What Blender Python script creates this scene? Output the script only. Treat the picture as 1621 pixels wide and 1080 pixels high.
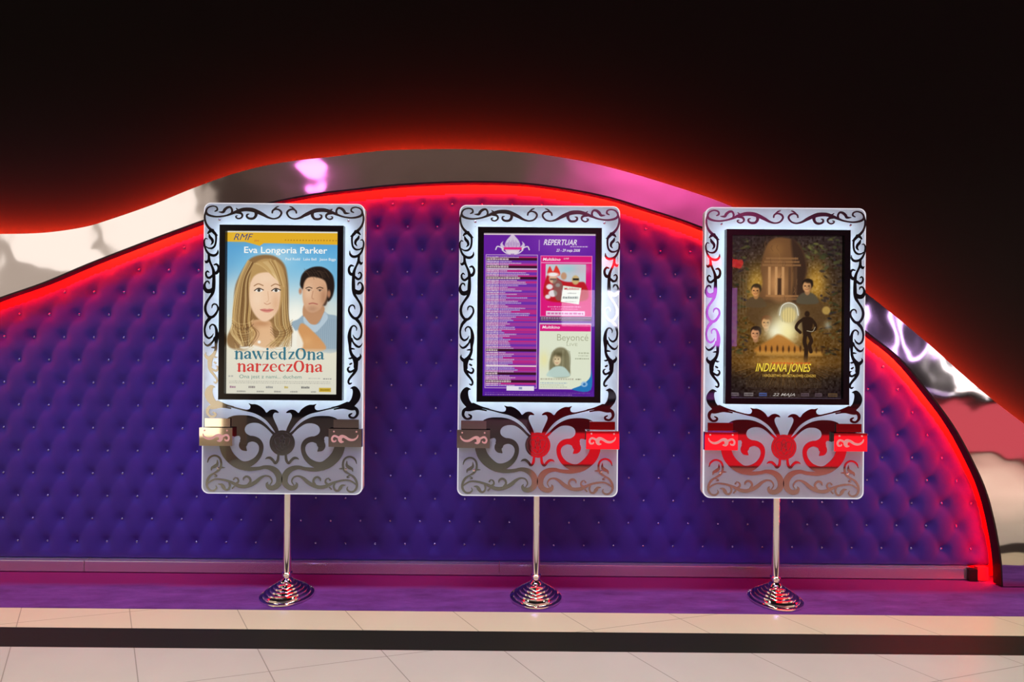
import bpy, bmesh, math, random
import numpy as np
from mathutils import Vector, Matrix

for o in list(bpy.data.objects):
    bpy.data.objects.remove(o, do_unlink=True)
S = bpy.context.scene
C = S.collection
random.seed(7)
rng = np.random.default_rng(7)

# ------------------------------------------------------------------ camera, exposure, world, room lights
F = 900.0                      # focal length in pixels of the 1621 px wide frame
CAMH = 1.357
ROLL = math.radians(0.5)
cam_d = bpy.data.cameras.new('camera'); cam = bpy.data.objects.new('camera', cam_d); C.objects.link(cam)
cam_d.sensor_width = 36; cam_d.lens = F / 1621 * 36; cam_d.clip_start = 0.02
cam.matrix_world = Matrix.Translation((0, 0, CAMH)) @ Matrix.Rotation(math.radians(90), 4, 'X') @ Matrix.Rotation(ROLL, 4, 'Z')
S.camera = cam
S.view_settings.view_transform = 'Standard'; S.view_settings.look = 'None'
S.view_settings.gamma = 1; S.view_settings.exposure = 0.0; S.view_settings.use_curve_mapping = False
w = bpy.data.worlds.new('world'); S.world = w; w.use_nodes = True
w.node_tree.nodes['Background'].inputs[0].default_value = (0.5, 0.45, 0.6, 1)
w.node_tree.nodes['Background'].inputs[1].default_value = 0.0

def area(name, loc, aim, sx, sy, power, col, spread=180):
    d = bpy.data.lights.new(name, 'AREA'); d.shape = 'RECTANGLE'; d.size = sx; d.size_y = sy
    d.energy = power; d.color = col; d.spread = math.radians(spread)
    o = bpy.data.objects.new(name, d); C.objects.link(o); o.location = loc
    v = Vector(aim) - Vector(loc)
    o.rotation_euler = v.to_track_quat('-Z', 'Y').to_euler()
    return o
def point(name, loc, power, col, r=0.1):
    d = bpy.data.lights.new(name, 'POINT'); d.energy = power; d.color = col; d.shadow_soft_size = r
    o = bpy.data.objects.new(name, d); C.objects.link(o); o.location = loc; return o

# ceiling strip lights of the foyer
area('foyer_overhead_light', (0, 1.3, 5.1), (0, 1.5, 0), 13, 0.35, 150, (0.96, 1.0, 0.80), 74)
area('foyer_overhead_light', (0, -1.8, 5.1), (0, -1.8, 0), 16, 0.5, 38, (1.0, 0.85, 0.75), 110)
area('foyer_overhead_light', (5.2, 1.0, 5.1), (5.2, 1.0, 0), 1.6, 0.4, 34, (1.0, 0.84, 0.70), 50)  # added local light, brightens the floor mirrored at the band's right end
area('wall_wash_light', (-1, -2.6, 5.2), (-1, -4, 4.2), 9, 0.2, 45, (1.0, 0.82, 0.72), 150)  # added warm wash, lightens the unseen rear wall mirrored in the band
area('violet_wash_light', (-1.5, -1.0, 4.9), (-0.6, 3.2, 0.4), 6, 0.5, 14, (0.42, 0.32, 1.0), 40)
area('magenta_wash_light', (3.0, -2.9, 5.2), (3.0, -4, 4.2), 3.2, 0.3, 150, (1.0, 0.10, 0.62), 110)
point('magenta_lamp', (-3.5, -3.55, 4.3), 10, (1.0, 0.22, 0.8), 0.24)

# ------------------------------------------------------------------ helpers
def lev(px, py):
    """photo pixel -> pixel offsets from the centre with the camera's roll taken out (x right, y down)"""
    x = px - 810.5; y = py - 540.0
    c, s = math.cos(ROLL), math.sin(ROLL)
    return x * c + y * s, -x * s + y * c
def atY(px, py, Y):
    x, y = lev(px, py)
    return (x / F * Y, CAMH - y / F * Y)

def srgb(r, g, b):
    f = lambda c: (c / 255 / 12.92) if c / 255 <= 0.04045 else ((c / 255 + 0.055) / 1.055) ** 2.4
    return (f(r), f(g), f(b), 1)

def mat(name, col=(.5, .5, .5, 1), rough=.5, metal=0.0, spec=.5, emit=None, estr=1.0, coat=0.0, bump=None):
    m = bpy.data.materials.new(name); m.use_nodes = True
    nt = m.node_tree; p = nt.nodes['Principled BSDF']
    p.inputs['Base Color'].default_value = col
    p.inputs['Roughness'].default_value = rough
    p.inputs['Metallic'].default_value = metal
    p.inputs['Specular IOR Level'].default_value = spec
    p.inputs['Coat Weight'].default_value = coat
    if emit:
        p.inputs['Emission Color'].default_value = emit; p.inputs['Emission Strength'].default_value = estr
    if bump:
        sc, st, dist = bump[:3]
        tc = nt.nodes.new('ShaderNodeTexCoord'); n = nt.nodes.new('ShaderNodeTexNoise'); b = nt.nodes.new('ShaderNodeBump')
        n.inputs['Scale'].default_value = sc; n.inputs['Detail'].default_value = bump[3] if len(bump) > 3 else 2
        b.inputs['Strength'].default_value = st; b.inputs['Distance'].default_value = dist
        nt.links.new(tc.outputs['Object'], n.inputs['Vector']); nt.links.new(n.outputs['Fac'], b.inputs['Height'])
        nt.links.new(b.outputs['Normal'], p.inputs['Normal'])
    return m
def emis(name, col, st):
    m = bpy.data.materials.new(name); m.use_nodes = True; nt = m.node_tree
    for n in list(nt.nodes): nt.nodes.remove(n)
    o = nt.nodes.new('ShaderNodeOutputMaterial'); e = nt.nodes.new('ShaderNodeEmission')
    e.inputs[0].default_value = (*col[:3], 1); e.inputs[1].default_value = st
    nt.links.new(e.outputs[0], o.inputs[0]); return m

def link(name, me, m=None, parent=None, loc=None):
    o = bpy.data.objects.new(name, me); C.objects.link(o)
    if m is not None: me.materials.append(m)
    if parent is not None: o.parent = parent
    if loc is not None: o.location = loc
    return o
def mesh(name, V, Fc, m=None, parent=None, smooth=False, loc=None):
    me = bpy.data.meshes.new(name); me.from_pydata([tuple(v) for v in V], [], Fc); me.update()
    if smooth:
        me.polygons.foreach_set('use_smooth', [True] * len(me.polygons))
    return link(name, me, m, parent, loc)
def frombm(name, bm, m=None, parent=None, smooth=False, loc=None):
    me = bpy.data.meshes.new(name); bmesh.ops.recalc_face_normals(bm, faces=bm.faces[:]); bm.to_mesh(me); bm.free()
    if smooth: me.polygons.foreach_set('use_smooth', [True] * len(me.polygons))
    return link(name, me, m, parent, loc)
def bmbox(bm, x0, x1, y0, y1, z0, z1):
    r = bmesh.ops.create_cube(bm, size=1.0)
    for v in r['verts']:
        v.co = Vector((x0 + (v.co.x + .5) * (x1 - x0), y0 + (v.co.y + .5) * (y1 - y0), z0 + (v.co.z + .5) * (z1 - z0)))
    return r['verts']
def box(name, b, m, parent=None, bevel=0.0):
    bm = bmesh.new(); bmbox(bm, *b)
    if bevel: bmesh.ops.bevel(bm, geom=bm.edges[:], offset=bevel, segments=2, affect='EDGES')
    return frombm(name, bm, m, parent)
def empty(name, loc, parent=None):
    o = bpy.data.objects.new(name, None); C.objects.link(o); o.location = loc
    o.empty_display_size = .1
    if parent: o.parent = parent
    return o
def tag(o, label=None, cat=None, group=None, kind=None):
    if label: o['label'] = label
    if cat: o['category'] = cat
    if group: o['group'] = group
    if kind: o['kind'] = kind
    return o
def struct(o): o['kind'] = 'structure'; return o

def catmull(P, n=6, closed=False):
    P = [np.array(p, float) for p in P]; out = []
    L = len(P)
    if L < 3 and not closed: return P
    rngi = range(L if closed else L - 1)
    for i in rngi:
        p1, p2 = P[i], P[(i + 1) % L]
        p0 = P[(i - 1) % L] if (closed or i > 0) else 2 * p1 - p2
        p3 = P[(i + 2) % L] if (closed or i + 2 < L) else 2 * p2 - p1
        for k in range(n):
            t = k / n
            out.append(.5 * ((2 * p1) + (-p0 + p2) * t + (2 * p0 - 5 * p1 + 4 * p2 - p3) * t * t + (-p0 + 3 * p1 - 3 * p2 + p3) * t ** 3))
    if not closed: out.append(P[-1])
    return out

def ribbon_outline(P):
    """variable-width centreline [(x,y,w)] -> left and right lists of 2-D points with rounded ends"""
    P = [np.array(p, float) for p in P]
    # rounded caps
    L, R = [], []
    n = len(P)
    for i, p in enumerate(P):
        a = P[max(i - 1, 0)]; b = P[min(i + 1, n - 1)]
        t = b[:2] - a[:2]; t = t / (np.linalg.norm(t) + 1e-9); nn = np.array([-t[1], t[0]])
        if i == 0:
            for k in (0, 1, 2):
                ang = math.radians(8 + k * 27)
                q = p[:2] - t * p[2] / 2 * math.cos(ang)
                L.append(q + nn * p[2] / 2 * math.sin(ang)); R.append(q - nn * p[2] / 2 * math.sin(ang))
        L.append(p[:2] + nn * p[2] / 2); R.append(p[:2] - nn * p[2] / 2)
        if i == n - 1:
            for k in (2, 1, 0):
                ang = math.radians(8 + k * 27)
                q = p[:2] + t * p[2] / 2 * math.cos(ang)
                L.append(q + nn * p[2] / 2 * math.sin(ang)); R.append(q - nn * p[2] / 2 * math.sin(ang))
    return L, R

class Flat:
    """collects flat shapes given in (u, v) and turns them into one thin solid mesh in the X-Z plane"""
    def __init__(s): s.bm = bmesh.new()
    def ribbon(s, P, y0, y1, n=6):
        P = [np.maximum(p, [-1e9, -1e9, 1e-5]) for p in catmull(P, n)]
        L, R = ribbon_outline(P)
        k = len(L)
        f = [s.bm.verts.new((q[0], y0, q[1])) for q in L]; g = [s.bm.verts.new((q[0], y0, q[1])) for q in R]
        fb = [s.bm.verts.new((q[0], y1, q[1])) for q in L]; gb = [s.bm.verts.new((q[0], y1, q[1])) for q in R]
        for i in range(k - 1):
            s.bm.faces.new((f[i], f[i + 1], g[i + 1], g[i]))
            s.bm.faces.new((f[i], fb[i], fb[i + 1], f[i + 1])); s.bm.faces.new((g[i + 1], gb[i + 1], gb[i], g[i]))
        s.bm.faces.new((f[0], g[0], gb[0], fb[0])); s.bm.faces.new((f[-1], fb[-1], gb[-1], g[-1]))
    def poly(s, P, y0, y1, n=3, smooth=True):
        Q = catmull(P, n, True) if smooth else P
        f = [s.bm.verts.new((q[0], y0, q[1])) for q in Q]; b = [s.bm.verts.new((q[0], y1, q[1])) for q in Q]
        ff = s.bm.faces.new(f); ff.normal_update()
        for i in range(len(f)):
            j = (i + 1) % len(f); s.bm.faces.new((f[i], b[i], b[j], f[j]))
        bmesh.ops.triangulate(s.bm, faces=[ff], ngon_method='EAR_CLIP')
    def disc(s, x, z, r, y0, y1, n=24):
        s.poly([(x + r * math.cos(2 * math.pi * i / n), z + r * math.sin(2 * math.pi * i / n)) for i in range(n)], y0, y1, smooth=False)
    def rect(s, x0, x1, z0, z1, y0, y1): s.poly([(x0, z0), (x1, z0), (x1, z1), (x0, z1)], y0, y1, smooth=False)
    def build(s, name, m, parent=None, loc=None): return frombm(name, s.bm, m, parent, False, loc)

def rrect(x0, x1, z0, z1, r, n=7):
    P = []
    for cx, cz, a0 in ((x1 - r, z1 - r, 0), (x0 + r, z1 - r, 90), (x0 + r, z0 + r, 180), (x1 - r, z0 + r, 270)):
        for i in range(n + 1):
            a = math.radians(a0 + 90 * i / n); P.append((cx + r * math.cos(a), cz + r * math.sin(a)))
    return P
def ring(name, outer, inner, y0, y1, m, parent=None):
    """solid frame between two outlines of the same point count"""
    n = len(outer); V = []
    for Y in (y0, y1):
        V += [(p[0], Y, p[1]) for p in outer]; V += [(p[0], Y, p[1]) for p in inner]
    Fc = []
    for i in range(n):
        j = (i + 1) % n
        Fc += [(i, j, n + j, n + i), (2 * n + i, 3 * n + i, 3 * n + j, 2 * n + j), (i, 2 * n + i, 2 * n + j, j), (n + i, n + j, 3 * n + j, 3 * n + i)]
    return mesh(name, V, Fc, m, parent)
def lathe(name, prof, m, parent=None, n=64, loc=None, smooth=True):
    V, Fc = [], []
    for r, z in prof:
        for i in range(n):
            a = 2 * math.pi * i / n; V.append((r * math.cos(a), r * math.sin(a), z))
    for k in range(len(prof) - 1):
        for i in range(n):
            j = (i + 1) % n; Fc.append((k * n + i, k * n + j, (k + 1) * n + j, (k + 1) * n + i))
    Fc.append(tuple(range(n))[::-1]); Fc.append(tuple((len(prof) - 1) * n + i for i in range(n)))
    o = mesh(name, V, Fc, m, parent, smooth, loc)
    o.data.set_sharp_from_angle(angle=math.radians(28))
    return o
def tube(name, P, r, m, parent=None, cyc=False):
    cu = bpy.data.curves.new(name, 'CURVE'); cu.dimensions = '3D'; cu.bevel_depth = r; cu.bevel_resolution = 3
    sp = cu.splines.new('POLY'); sp.points.add(len(P) - 1)
    for i, p in enumerate(P): sp.points[i].co = (*p, 1)
    sp.use_cyclic_u = cyc
    cu.materials.append(m)
    t_ = bpy.data.objects.new(name, cu); C.objects.link(t_); bpy.context.view_layer.update()
    me = bpy.data.meshes.new_from_object(t_); bpy.data.objects.remove(t_, do_unlink=True)
    return link(name, me, None, parent)

# ------------------------------------------------------------------ materials
def floor_mat(name, col, col2, rough):
    m = mat(name, col, rough, spec=.5); nt = m.node_tree; N = nt.nodes; L = nt.links; p = N['Principled BSDF']
    tc = N.new('ShaderNodeTexCoord'); sep = N.new('ShaderNodeSeparateXYZ'); L.new(tc.outputs['Object'], sep.inputs[0])
    def mth(op, a, b=None, c=None):
        n = N.new('ShaderNodeMath'); n.operation = op
        for i, q in enumerate((a, b, c)):
            if q is None: continue
            if isinstance(q, (int, float)): n.inputs[i].default_value = q
            else: L.new(q, n.inputs[i])
        return n.outputs[0]
    X, Y = sep.outputs[0], sep.outputs[1]
    # two families of joints, laid askew to the wall
    u = mth('DIVIDE', mth('ADD', mth('MULTIPLY_ADD', mth('SUBTRACT', Y, 2.495), .73, X), .567), .54)
    v = mth('DIVIDE', mth('SUBTRACT', mth('MULTIPLY_ADD', X, -.26, Y), 2.427 + .147), .73)
    def joint(t, w):
        fr = mth('FRACT', mth('ADD', t, .5)); d = mth('ABSOLUTE', mth('SUBTRACT', fr, .5)); return mth('LESS_THAN', d, w)
    j = mth('MAXIMUM', joint(u, .0045), joint(v, .0024))
    no = N.new('ShaderNodeTexNoise'); no.inputs['Scale'].default_value = 2.6; no.inputs['Detail'].default_value = 6
    L.new(tc.outputs['Object'], no.inputs['Vector'])
    mx = N.new('ShaderNodeMix'); mx.data_type = 'RGBA'; L.new(no.outputs['Fac'], mx.inputs[0])
    mx.inputs[6].default_value = col; mx.inputs[7].default_value = col2
    m2 = N.new('ShaderNodeMix'); m2.data_type = 'RGBA'; L.new(j, m2.inputs[0]); L.new(mx.outputs[2], m2.inputs[6])
    m2.inputs[7].default_value = (col[0] * .42, col[1] * .4, col[2] * .38, 1)
    L.new(m2.outputs[2], p.inputs['Base Color'])
    r = mth('MULTIPLY_ADD', j, .4, rough); L.new(r, p.inputs['Roughness'])
    return m
M = {}
M['tile'] = floor_mat('pale_floor_tile', srgb(206, 196, 188), srgb(190, 180, 172), .24)
M['tile_warm'] = floor_mat('peach_floor_tile', srgb(226, 212, 184), srgb(216, 200, 172), .24)
M['stripe'] = mat('black_granite_stripe', srgb(32, 32, 25), .5, spec=.25, bump=(60, .05, .002))
M['black_wall'] = mat('matt_black_wall', (.013, .012, .011, 1), .9, spec=.05, bump=(3, .2, .01))
M['dark_wall'] = mat('grey_brown_wall', srgb(112, 98, 92), .7)
M['ceiling'] = mat('dark_ceiling', srgb(40, 36, 36), .9)
M['chrome'] = mat('polished_chrome', (.86, .82, .80, 1), .045, 1.0)
M['steel'] = mat('mirror_steel', (.72, .67, .66, 1), .05, 1.0, bump=(2.2, .34, .02, 2))
M['steel_board'] = mat('satin_steel', (.84, .80, .84, 1), .14, .85, bump=(5, .04, .004))
M['edge'] = mat('dark_bronze_edge', srgb(48, 34, 32), .35, .6)
M['led'] = emis('red_led', (1, .0, .006), 125)
M['led_out'] = emis('red_led_outer', (1, .035, .010), 1500)
M['frame'] = mat('black_display_frame', srgb(14, 10, 10), .22, spec=.4)
M['house'] = mat('grey_housing', srgb(150, 150, 155), .5)
M['white'] = mat('white_lamp_tray', srgb(235, 238, 240), .6)
M['velvet'] = None

# velvet of the quilted wall
m = mat('violet_velvet', srgb(52, 34, 128), .82, spec=.25); p = m.node_tree.nodes['Principled BSDF']
p.inputs['Sheen Weight'].default_value = .35; p.inputs['Sheen Roughness'].default_value = .35
p.inputs['Sheen Tint'].default_value = (.6, .3, .9, 1)
nt = m.node_tree; tc = nt.nodes.new('ShaderNodeTexCoord'); no = nt.nodes.new('ShaderNodeTexNoise')
no.inputs['Scale'].default_value = 1.4; no.inputs['Detail'].default_value = 5
mp = nt.nodes.new('ShaderNodeMapping'); mp.inputs['Scale'].default_value = (1, 1, .5)
mx = nt.nodes.new('ShaderNodeMix'); mx.data_type = 'RGBA'
mx.inputs[6].default_value = srgb(60, 42, 112); mx.inputs[7].default_value = srgb(66, 42, 160)
nt.links.new(tc.outputs['Object'], mp.inputs[0]); nt.links.new(mp.outputs[0], no.inputs['Vector'])
nt.links.new(no.outputs['Fac'], mx.inputs[0]); nt.links.new(mx.outputs[2], p.inputs['Base Color'])
M['velvet'] = m
M['button'] = mat('crystal_button', srgb(150, 140, 200), .08, .9)

# carpet
m = mat('violet_carpet', srgb(84, 46, 120), .95, spec=.1, bump=(220, .6, .004, 3)); nt = m.node_tree; p = nt.nodes['Principled BSDF']
tc = nt.nodes.new('ShaderNodeTexCoord'); mp = nt.nodes.new('ShaderNodeMapping'); mp.inputs['Scale'].default_value = (1, 3.5, 1)
no = nt.nodes.new('ShaderNodeTexNoise'); no.inputs['Scale'].default_value = 3.2; no.inputs['Detail'].default_value = 8; no.inputs['Roughness'].default_value = .7
mx = nt.nodes.new('ShaderNodeMix'); mx.data_type = 'RGBA'; mx.inputs[6].default_value = srgb(84, 44, 112); mx.inputs[7].default_value = srgb(120, 70, 158)
rp = nt.nodes.new('ShaderNodeMapRange'); rp.inputs[1].default_value = .3; rp.inputs[2].default_value = .7
nt.links.new(tc.outputs['Object'], mp.inputs[0]); nt.links.new(mp.outputs[0], no.inputs['Vector']); nt.links.new(no.outputs['Fac'], rp.inputs[0])
nt.links.new(rp.outputs[0], mx.inputs[0])
# magenta band along the wall, with an uneven front edge
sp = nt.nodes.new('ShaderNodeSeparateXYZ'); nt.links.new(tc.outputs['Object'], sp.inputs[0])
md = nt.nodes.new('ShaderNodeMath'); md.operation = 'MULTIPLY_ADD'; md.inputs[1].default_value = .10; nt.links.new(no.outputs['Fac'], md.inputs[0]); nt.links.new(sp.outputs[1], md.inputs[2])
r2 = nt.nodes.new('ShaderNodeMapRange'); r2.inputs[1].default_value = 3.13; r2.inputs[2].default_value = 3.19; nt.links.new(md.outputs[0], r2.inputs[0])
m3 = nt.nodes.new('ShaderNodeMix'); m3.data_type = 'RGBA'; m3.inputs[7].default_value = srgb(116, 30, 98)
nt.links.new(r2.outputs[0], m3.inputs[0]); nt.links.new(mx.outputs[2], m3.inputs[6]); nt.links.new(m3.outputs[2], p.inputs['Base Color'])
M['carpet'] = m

def mixmat(name, dcol, gl, rough, translucent=0.0):
    """diffuse (and translucent) body under a clear mirror-like surface with reflectance gl"""
    m = bpy.data.materials.new(name); m.use_nodes = True; nt = m.node_tree; N = nt.nodes; L = nt.links
    for n in list(N): N.remove(n)
    out = N.new('ShaderNodeOutputMaterial'); d = N.new('ShaderNodeBsdfDiffuse'); d.inputs[0].default_value = dcol
    base = d.outputs[0]
    if translucent:
        t = N.new('ShaderNodeBsdfTranslucent'); t.inputs[0].default_value = dcol
        x = N.new('ShaderNodeMixShader'); x.inputs[0].default_value = translucent
        L.new(d.outputs[0], x.inputs[1]); L.new(t.outputs[0], x.inputs[2]); base = x.outputs[0]
    g = N.new('ShaderNodeBsdfGlossy'); g.inputs['Color'].default_value = (1, 1, 1, 1); g.inputs['Roughness'].default_value = rough
    lw = N.new('ShaderNodeFresnel'); lw.inputs[0].default_value = 1.5
    ad = N.new('ShaderNodeMath'); ad.operation = 'ADD'; ad.inputs[1].default_value = gl - .04; ad.use_clamp = True
    L.new(lw.outputs[0], ad.inputs[0])
    x2 = N.new('ShaderNodeMixShader'); L.new(ad.outputs[0], x2.inputs[0]); L.new(base, x2.inputs[1]); L.new(g.outputs[0], x2.inputs[2])
    L.new(x2.outputs[0], out.inputs[0]); return m
M['plate'] = mixmat('frosted_acrylic', (.57, .61, .67, 1), .055, .03, .5)
M['scroll'] = mixmat('glossy_black_vinyl', (.006, .006, .008, 1), .30, .035)
M['scroll_line'] = mixmat('engraved_line', (.05, .045, .05, 1), .2, .12)
M['rim'] = emis('edge_lit_acrylic', (.92, .88, .95), .85)
M['holder'] = mat('mirror_holder', (.80, .74, .72, 1), .05, 1.0)
M['holder_scroll'] = mat('matt_pink_engraving', srgb(250, 196, 186), .35, .2)
# thin clear pane
m = bpy.data.materials.new('clear_pane'); m.use_nodes = True; nt = m.node_tree; N = nt.nodes; L = nt.links
for n in list(N): N.remove(n)
out = N.new('ShaderNodeOutputMaterial'); t = N.new('ShaderNodeBsdfTransparent'); g = N.new('ShaderNodeBsdfGlossy'); g.inputs['Roughness'].default_value = .02
fr = N.new('ShaderNodeFresnel'); fr.inputs[0].default_value = 1.45; x = N.new('ShaderNodeMixShader')
L.new(fr.outputs[0], x.inputs[0]); L.new(t.outputs[0], x.inputs[1]); L.new(g.outputs[0], x.inputs[2]); L.new(x.outputs[0], out.inputs[0])
M['pane'] = m
# backlit print: colour comes from the painted mesh colours
m = bpy.data.materials.new('backlit_print'); m.use_nodes = True; nt = m.node_tree; N = nt.nodes; L = nt.links
for n in list(N): N.remove(n)
out = N.new('ShaderNodeOutputMaterial'); e = N.new('ShaderNodeEmission'); a = N.new('ShaderNodeAttribute'); a.attribute_name = 'print'
L.new(a.outputs['Color'], e.inputs[0]); e.inputs[1].default_value = 1.0; L.new(e.outputs[0], out.inputs[0])
M['print'] = m
_ink = {}
def ink(rgb):
    if rgb not in _ink: _ink[rgb] = emis('backlit_ink', srgb(*rgb), 1.0)
    return _ink[rgb]

# ------------------------------------------------------------------ the room
WY = 3.36          # black wall
XR = 13.0
struct(mesh('wall_back', [(-XR, WY, 0), (XR, WY, 0), (XR, WY, 5.4), (-XR, WY, 5.4)], [(0, 1, 2, 3)], M['black_wall']))
struct(mesh('wall_front', [(-XR, -4, 0), (XR, -4, 0), (XR, -4, 5.4), (-XR, -4, 5.4)], [(3, 2, 1, 0)], M['dark_wall']))
struct(mesh('wall_left', [(-XR, -4, 0), (-XR, WY, 0), (-XR, WY, 5.4), (-XR, -4, 5.4)], [(0, 1, 2, 3)], M['dark_wall']))
struct(mesh('wall_right', [(XR, -4, 0), (XR, WY, 0), (XR, WY, 5.4), (XR, -4, 5.4)], [(3, 2, 1, 0)], M['dark_wall']))
struct(mesh('ceiling', [(-XR, -4, 5.4), (XR, -4, 5.4), (XR, WY, 5.4), (-XR, WY, 5.4)], [(3, 2, 1, 0)], M['ceiling']))
struct(box('trim_2', (-XR, XR, -4, -3.985, 0, 3.25), mat('dark_reflection_panel', srgb(44, 37, 35), .6)))  # unseen dark panel, added to darken the reflections in the scrolls
Y_CARPET, Y_S1, Y_S0 = 2.845, 2.655, 2.487
struct(box('floor', (-XR, XR, -4, Y_S0, -.05, 0), M['tile']))
struct(box('trim_1', (-XR, XR, Y_S0, Y_S1, -.05, 0), M['stripe']))
struct(box('floor.001', (-XR, XR, Y_S1, WY, -.05, 0), M['tile_warm']))
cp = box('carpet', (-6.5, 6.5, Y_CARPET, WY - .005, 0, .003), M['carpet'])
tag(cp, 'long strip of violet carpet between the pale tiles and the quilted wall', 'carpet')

# ------------------------------------------------------------------ arched mirror band
OUT_PX = [(-420, 330), (-300, 343), (-150, 362), (-60, 370), (0, 370.5), (69, 368.6), (131, 360), (173, 348), (242, 324), (311, 296), (380, 272), (449, 257), (518, 249), (600, 239), (665, 236.5), (733, 236), (800, 239), (867, 246), (953, 262), (1061, 293), (1165, 330), (1270, 388), (1371, 464), (1462, 538), (1547, 613), (1621, 671), (1720, 742), (1850, 815), (2000, 870)]
IN_PX = [(-420, 610), (-300, 577), (-150, 530), (-60, 496), (0, 472), (69, 448), (138, 419), (207, 392), (276, 366), (345, 342), (428, 321), (501, 307), (560, 300), (630, 292.6), (733, 288), (824, 290), (889, 298), (958, 311), (1018, 329), (1105, 358), (1200, 402), (1290, 456), (1371, 525.5), (1425, 569), (1477, 631), (1514, 683), (1547, 746), (1562, 783), (1572, 820), (1579, 855), (1584, 890), (1586, 920)]
SF = 3.18                                     # front plane of the band
outc = [atY(x, y, SF) for x, y in OUT_PX]; inc = [atY(x, y, SF) for x, y in IN_PX]
inc[-1] = (inc[-1][0], 0.008)
outs = catmull(outc, 5); ins = catmull(inc, 5)
ins[-1] = np.array([ins[-1][0], .008])
BK = SF + .036
xr = outs[-1][0]
band = empty('mirror_arch_band', (0, SF, 0)); tag(band, 'wavy polished steel band arching over the quilted violet wall', 'wall panel')
bm = bmesh.new()
loop = [tuple(p) for p in outs] + [(xr, .008)] + [tuple(p) for p in ins[::-1]]
f = [bm.verts.new((x, 0, z)) for x, z in loop]; b = [bm.verts.new((x, .036, z)) for x, z in loop]
ff = bm.faces.new(f); fb = bm.faces.new(b[::-1]); ff.normal_update(); fb.normal_update()
for i in range(len(f)):
    j = (i + 1) % len(f); bm.faces.new((f[i], b[i], b[j], f[j]))
bmesh.ops.triangulate(bm, faces=[ff, fb], ngon_method='EAR_CLIP')
frombm('mirror_sheet', bm, M['steel'], band)
def strip(name, P, off0, off1, y0, y1, m, parent, lit=()):
    """bar that follows the curve P, from off0 to off1 along its normal"""
    V, Fc = [], []
    n = len(P)
    for i, p in enumerate(P):
        a = P[max(i - 1, 0)]; c = P[min(i + 1, n - 1)]; t = np.array(c) - np.array(a); t /= np.linalg.norm(t) + 1e-9
        nn = np.array([-t[1], t[0]])              # points up/outwards for a left-to-right curve
        for o_, y_ in ((off0, y0), (off1, y0), (off1, y1), (off0, y1)):
            q = np.array(p) + nn * o_; V.append((q[0], y_, max(q[1], .008)))
    for i in range(n - 1):
        for k in range(4):
            a, b2 = i * 4 + k, i * 4 + (k + 1) % 4; Fc.append((a, b2, b2 + 4, a + 4))
    Fc += [(0, 3, 2, 1), tuple(4 * (n - 1) + k for k in range(4))]
    o = mesh(name, V, Fc, m, parent)
    if lit:
        o.data.materials.append(M['edge'])
        for i, p in enumerate(o.data.polygons): p.material_index = 0 if (i < 4 * (n - 1) and i % 4 in lit) else 1
    return o
strip('edge_trim', ins, -.005, .004, -.003, .051, M['edge'], band)
strip('led_strip', ins, .010, .020, .054, .066, M['led'], band, (2, 3))
strip('led_strip', outs, -.032, -.020, .046, .085, M['led_out'], band, (2,))
# short side panel that closes the lit cove at its foot
M['cove'] = mat('red_cove_board', srgb(200, 40, 56), .6)  # board tinted red so the led glow on it looks deeper
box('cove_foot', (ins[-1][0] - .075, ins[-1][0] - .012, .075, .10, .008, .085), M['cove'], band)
box('cove_stop', (ins[-1][0] - .125, ins[-1][0] - .078, .07, .10, .008, .072), M['edge'], band)

# ------------------------------------------------------------------ quilted wall
QY = 3.335                                    # backing
A_, B_ = 47.0 * 3.33 / F, 35.77 * 3.33 / F
bx0, bz0 = atY(598.8, 359.2, 3.33)
insY = [np.array(atY(x, y, SF)) for x, y in IN_PX]
QS = QY / SF                                  # the arch seen through to the backing
ins_np = np.array([(p[0] * QS, CAMH + (p[1] - CAMH) * QS) for p in ins])
def dist_in(X, Z):
    """signed distance inside the arch's inner curve (positive inside)"""
    P = ins_np; d = np.full(X.shape, 1e9)
    for i in range(len(P) - 1):
        a, b2 = P[i], P[i + 1]; ab = b2 - a; L2 = ab @ ab + 1e-12
        t = np.clip(((X - a[0]) * ab[0] + (Z - a[1]) * ab[1]) / L2, 0, 1)
        d = np.minimum(d, np.hypot(X - a[0] - t * ab[0], Z - a[1] - t * ab[1]))
    below = Z < np.interp(X, P[:, 0], P[:, 1], left=P[0, 1], right=-1)
    # past the steepest part the curve is single valued too
    return np.where(below, d, -d)
gx = np.arange(-4.6, 3.0, .0125); gz = np.arange(.068, 2.42, .0125)
X, Z = np.meshgrid(gx, gz)
s_ = (X - bx0) / A_ + (Z - bz0) / (2 * B_); t_ = (X - bx0) / A_ - (Z - bz0) / (2 * B_)
fs, ft = s_ - np.round(s_), t_ - np.round(t_)
dx = (fs + ft) / 2 * A_; dz = (fs - ft) * B_
# distance to nearest button
dmin = np.full(X.shape, 1e9)
for i in (-1, 0, 1):
    for j in (-1, 0, 1):
        si = np.round(s_) + i; tj = np.round(t_) + j
        ux = (si + tj) / 2 * A_ + bx0; uz = (si - tj) * B_ + bz0
        dmin = np.minimum(dmin, np.hypot(X - ux, Z - uz))
crease = (np.abs(np.sin(math.pi * s_)) ** .6) * (np.abs(np.sin(math.pi * t_)) ** .6)
h = .009 * crease + .021 * (1 - np.exp(-(dmin / .034) ** 2))
D = dist_in(X, Z)
edge = np.clip((D - .072) / .05, 0, 1); edge = np.sqrt(1 - (1 - edge) ** 2)
hb = np.clip((Z - .068) / .05, 0, 1); hb = np.sqrt(1 - (1 - hb) ** 2)
h = (h * .8 + .012) * edge * (.3 + .7 * hb)
Yq = QY - h
ny, nx = X.shape
keep = D > .066
idx = np.arange(nx * ny).reshape(ny, nx)
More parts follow.
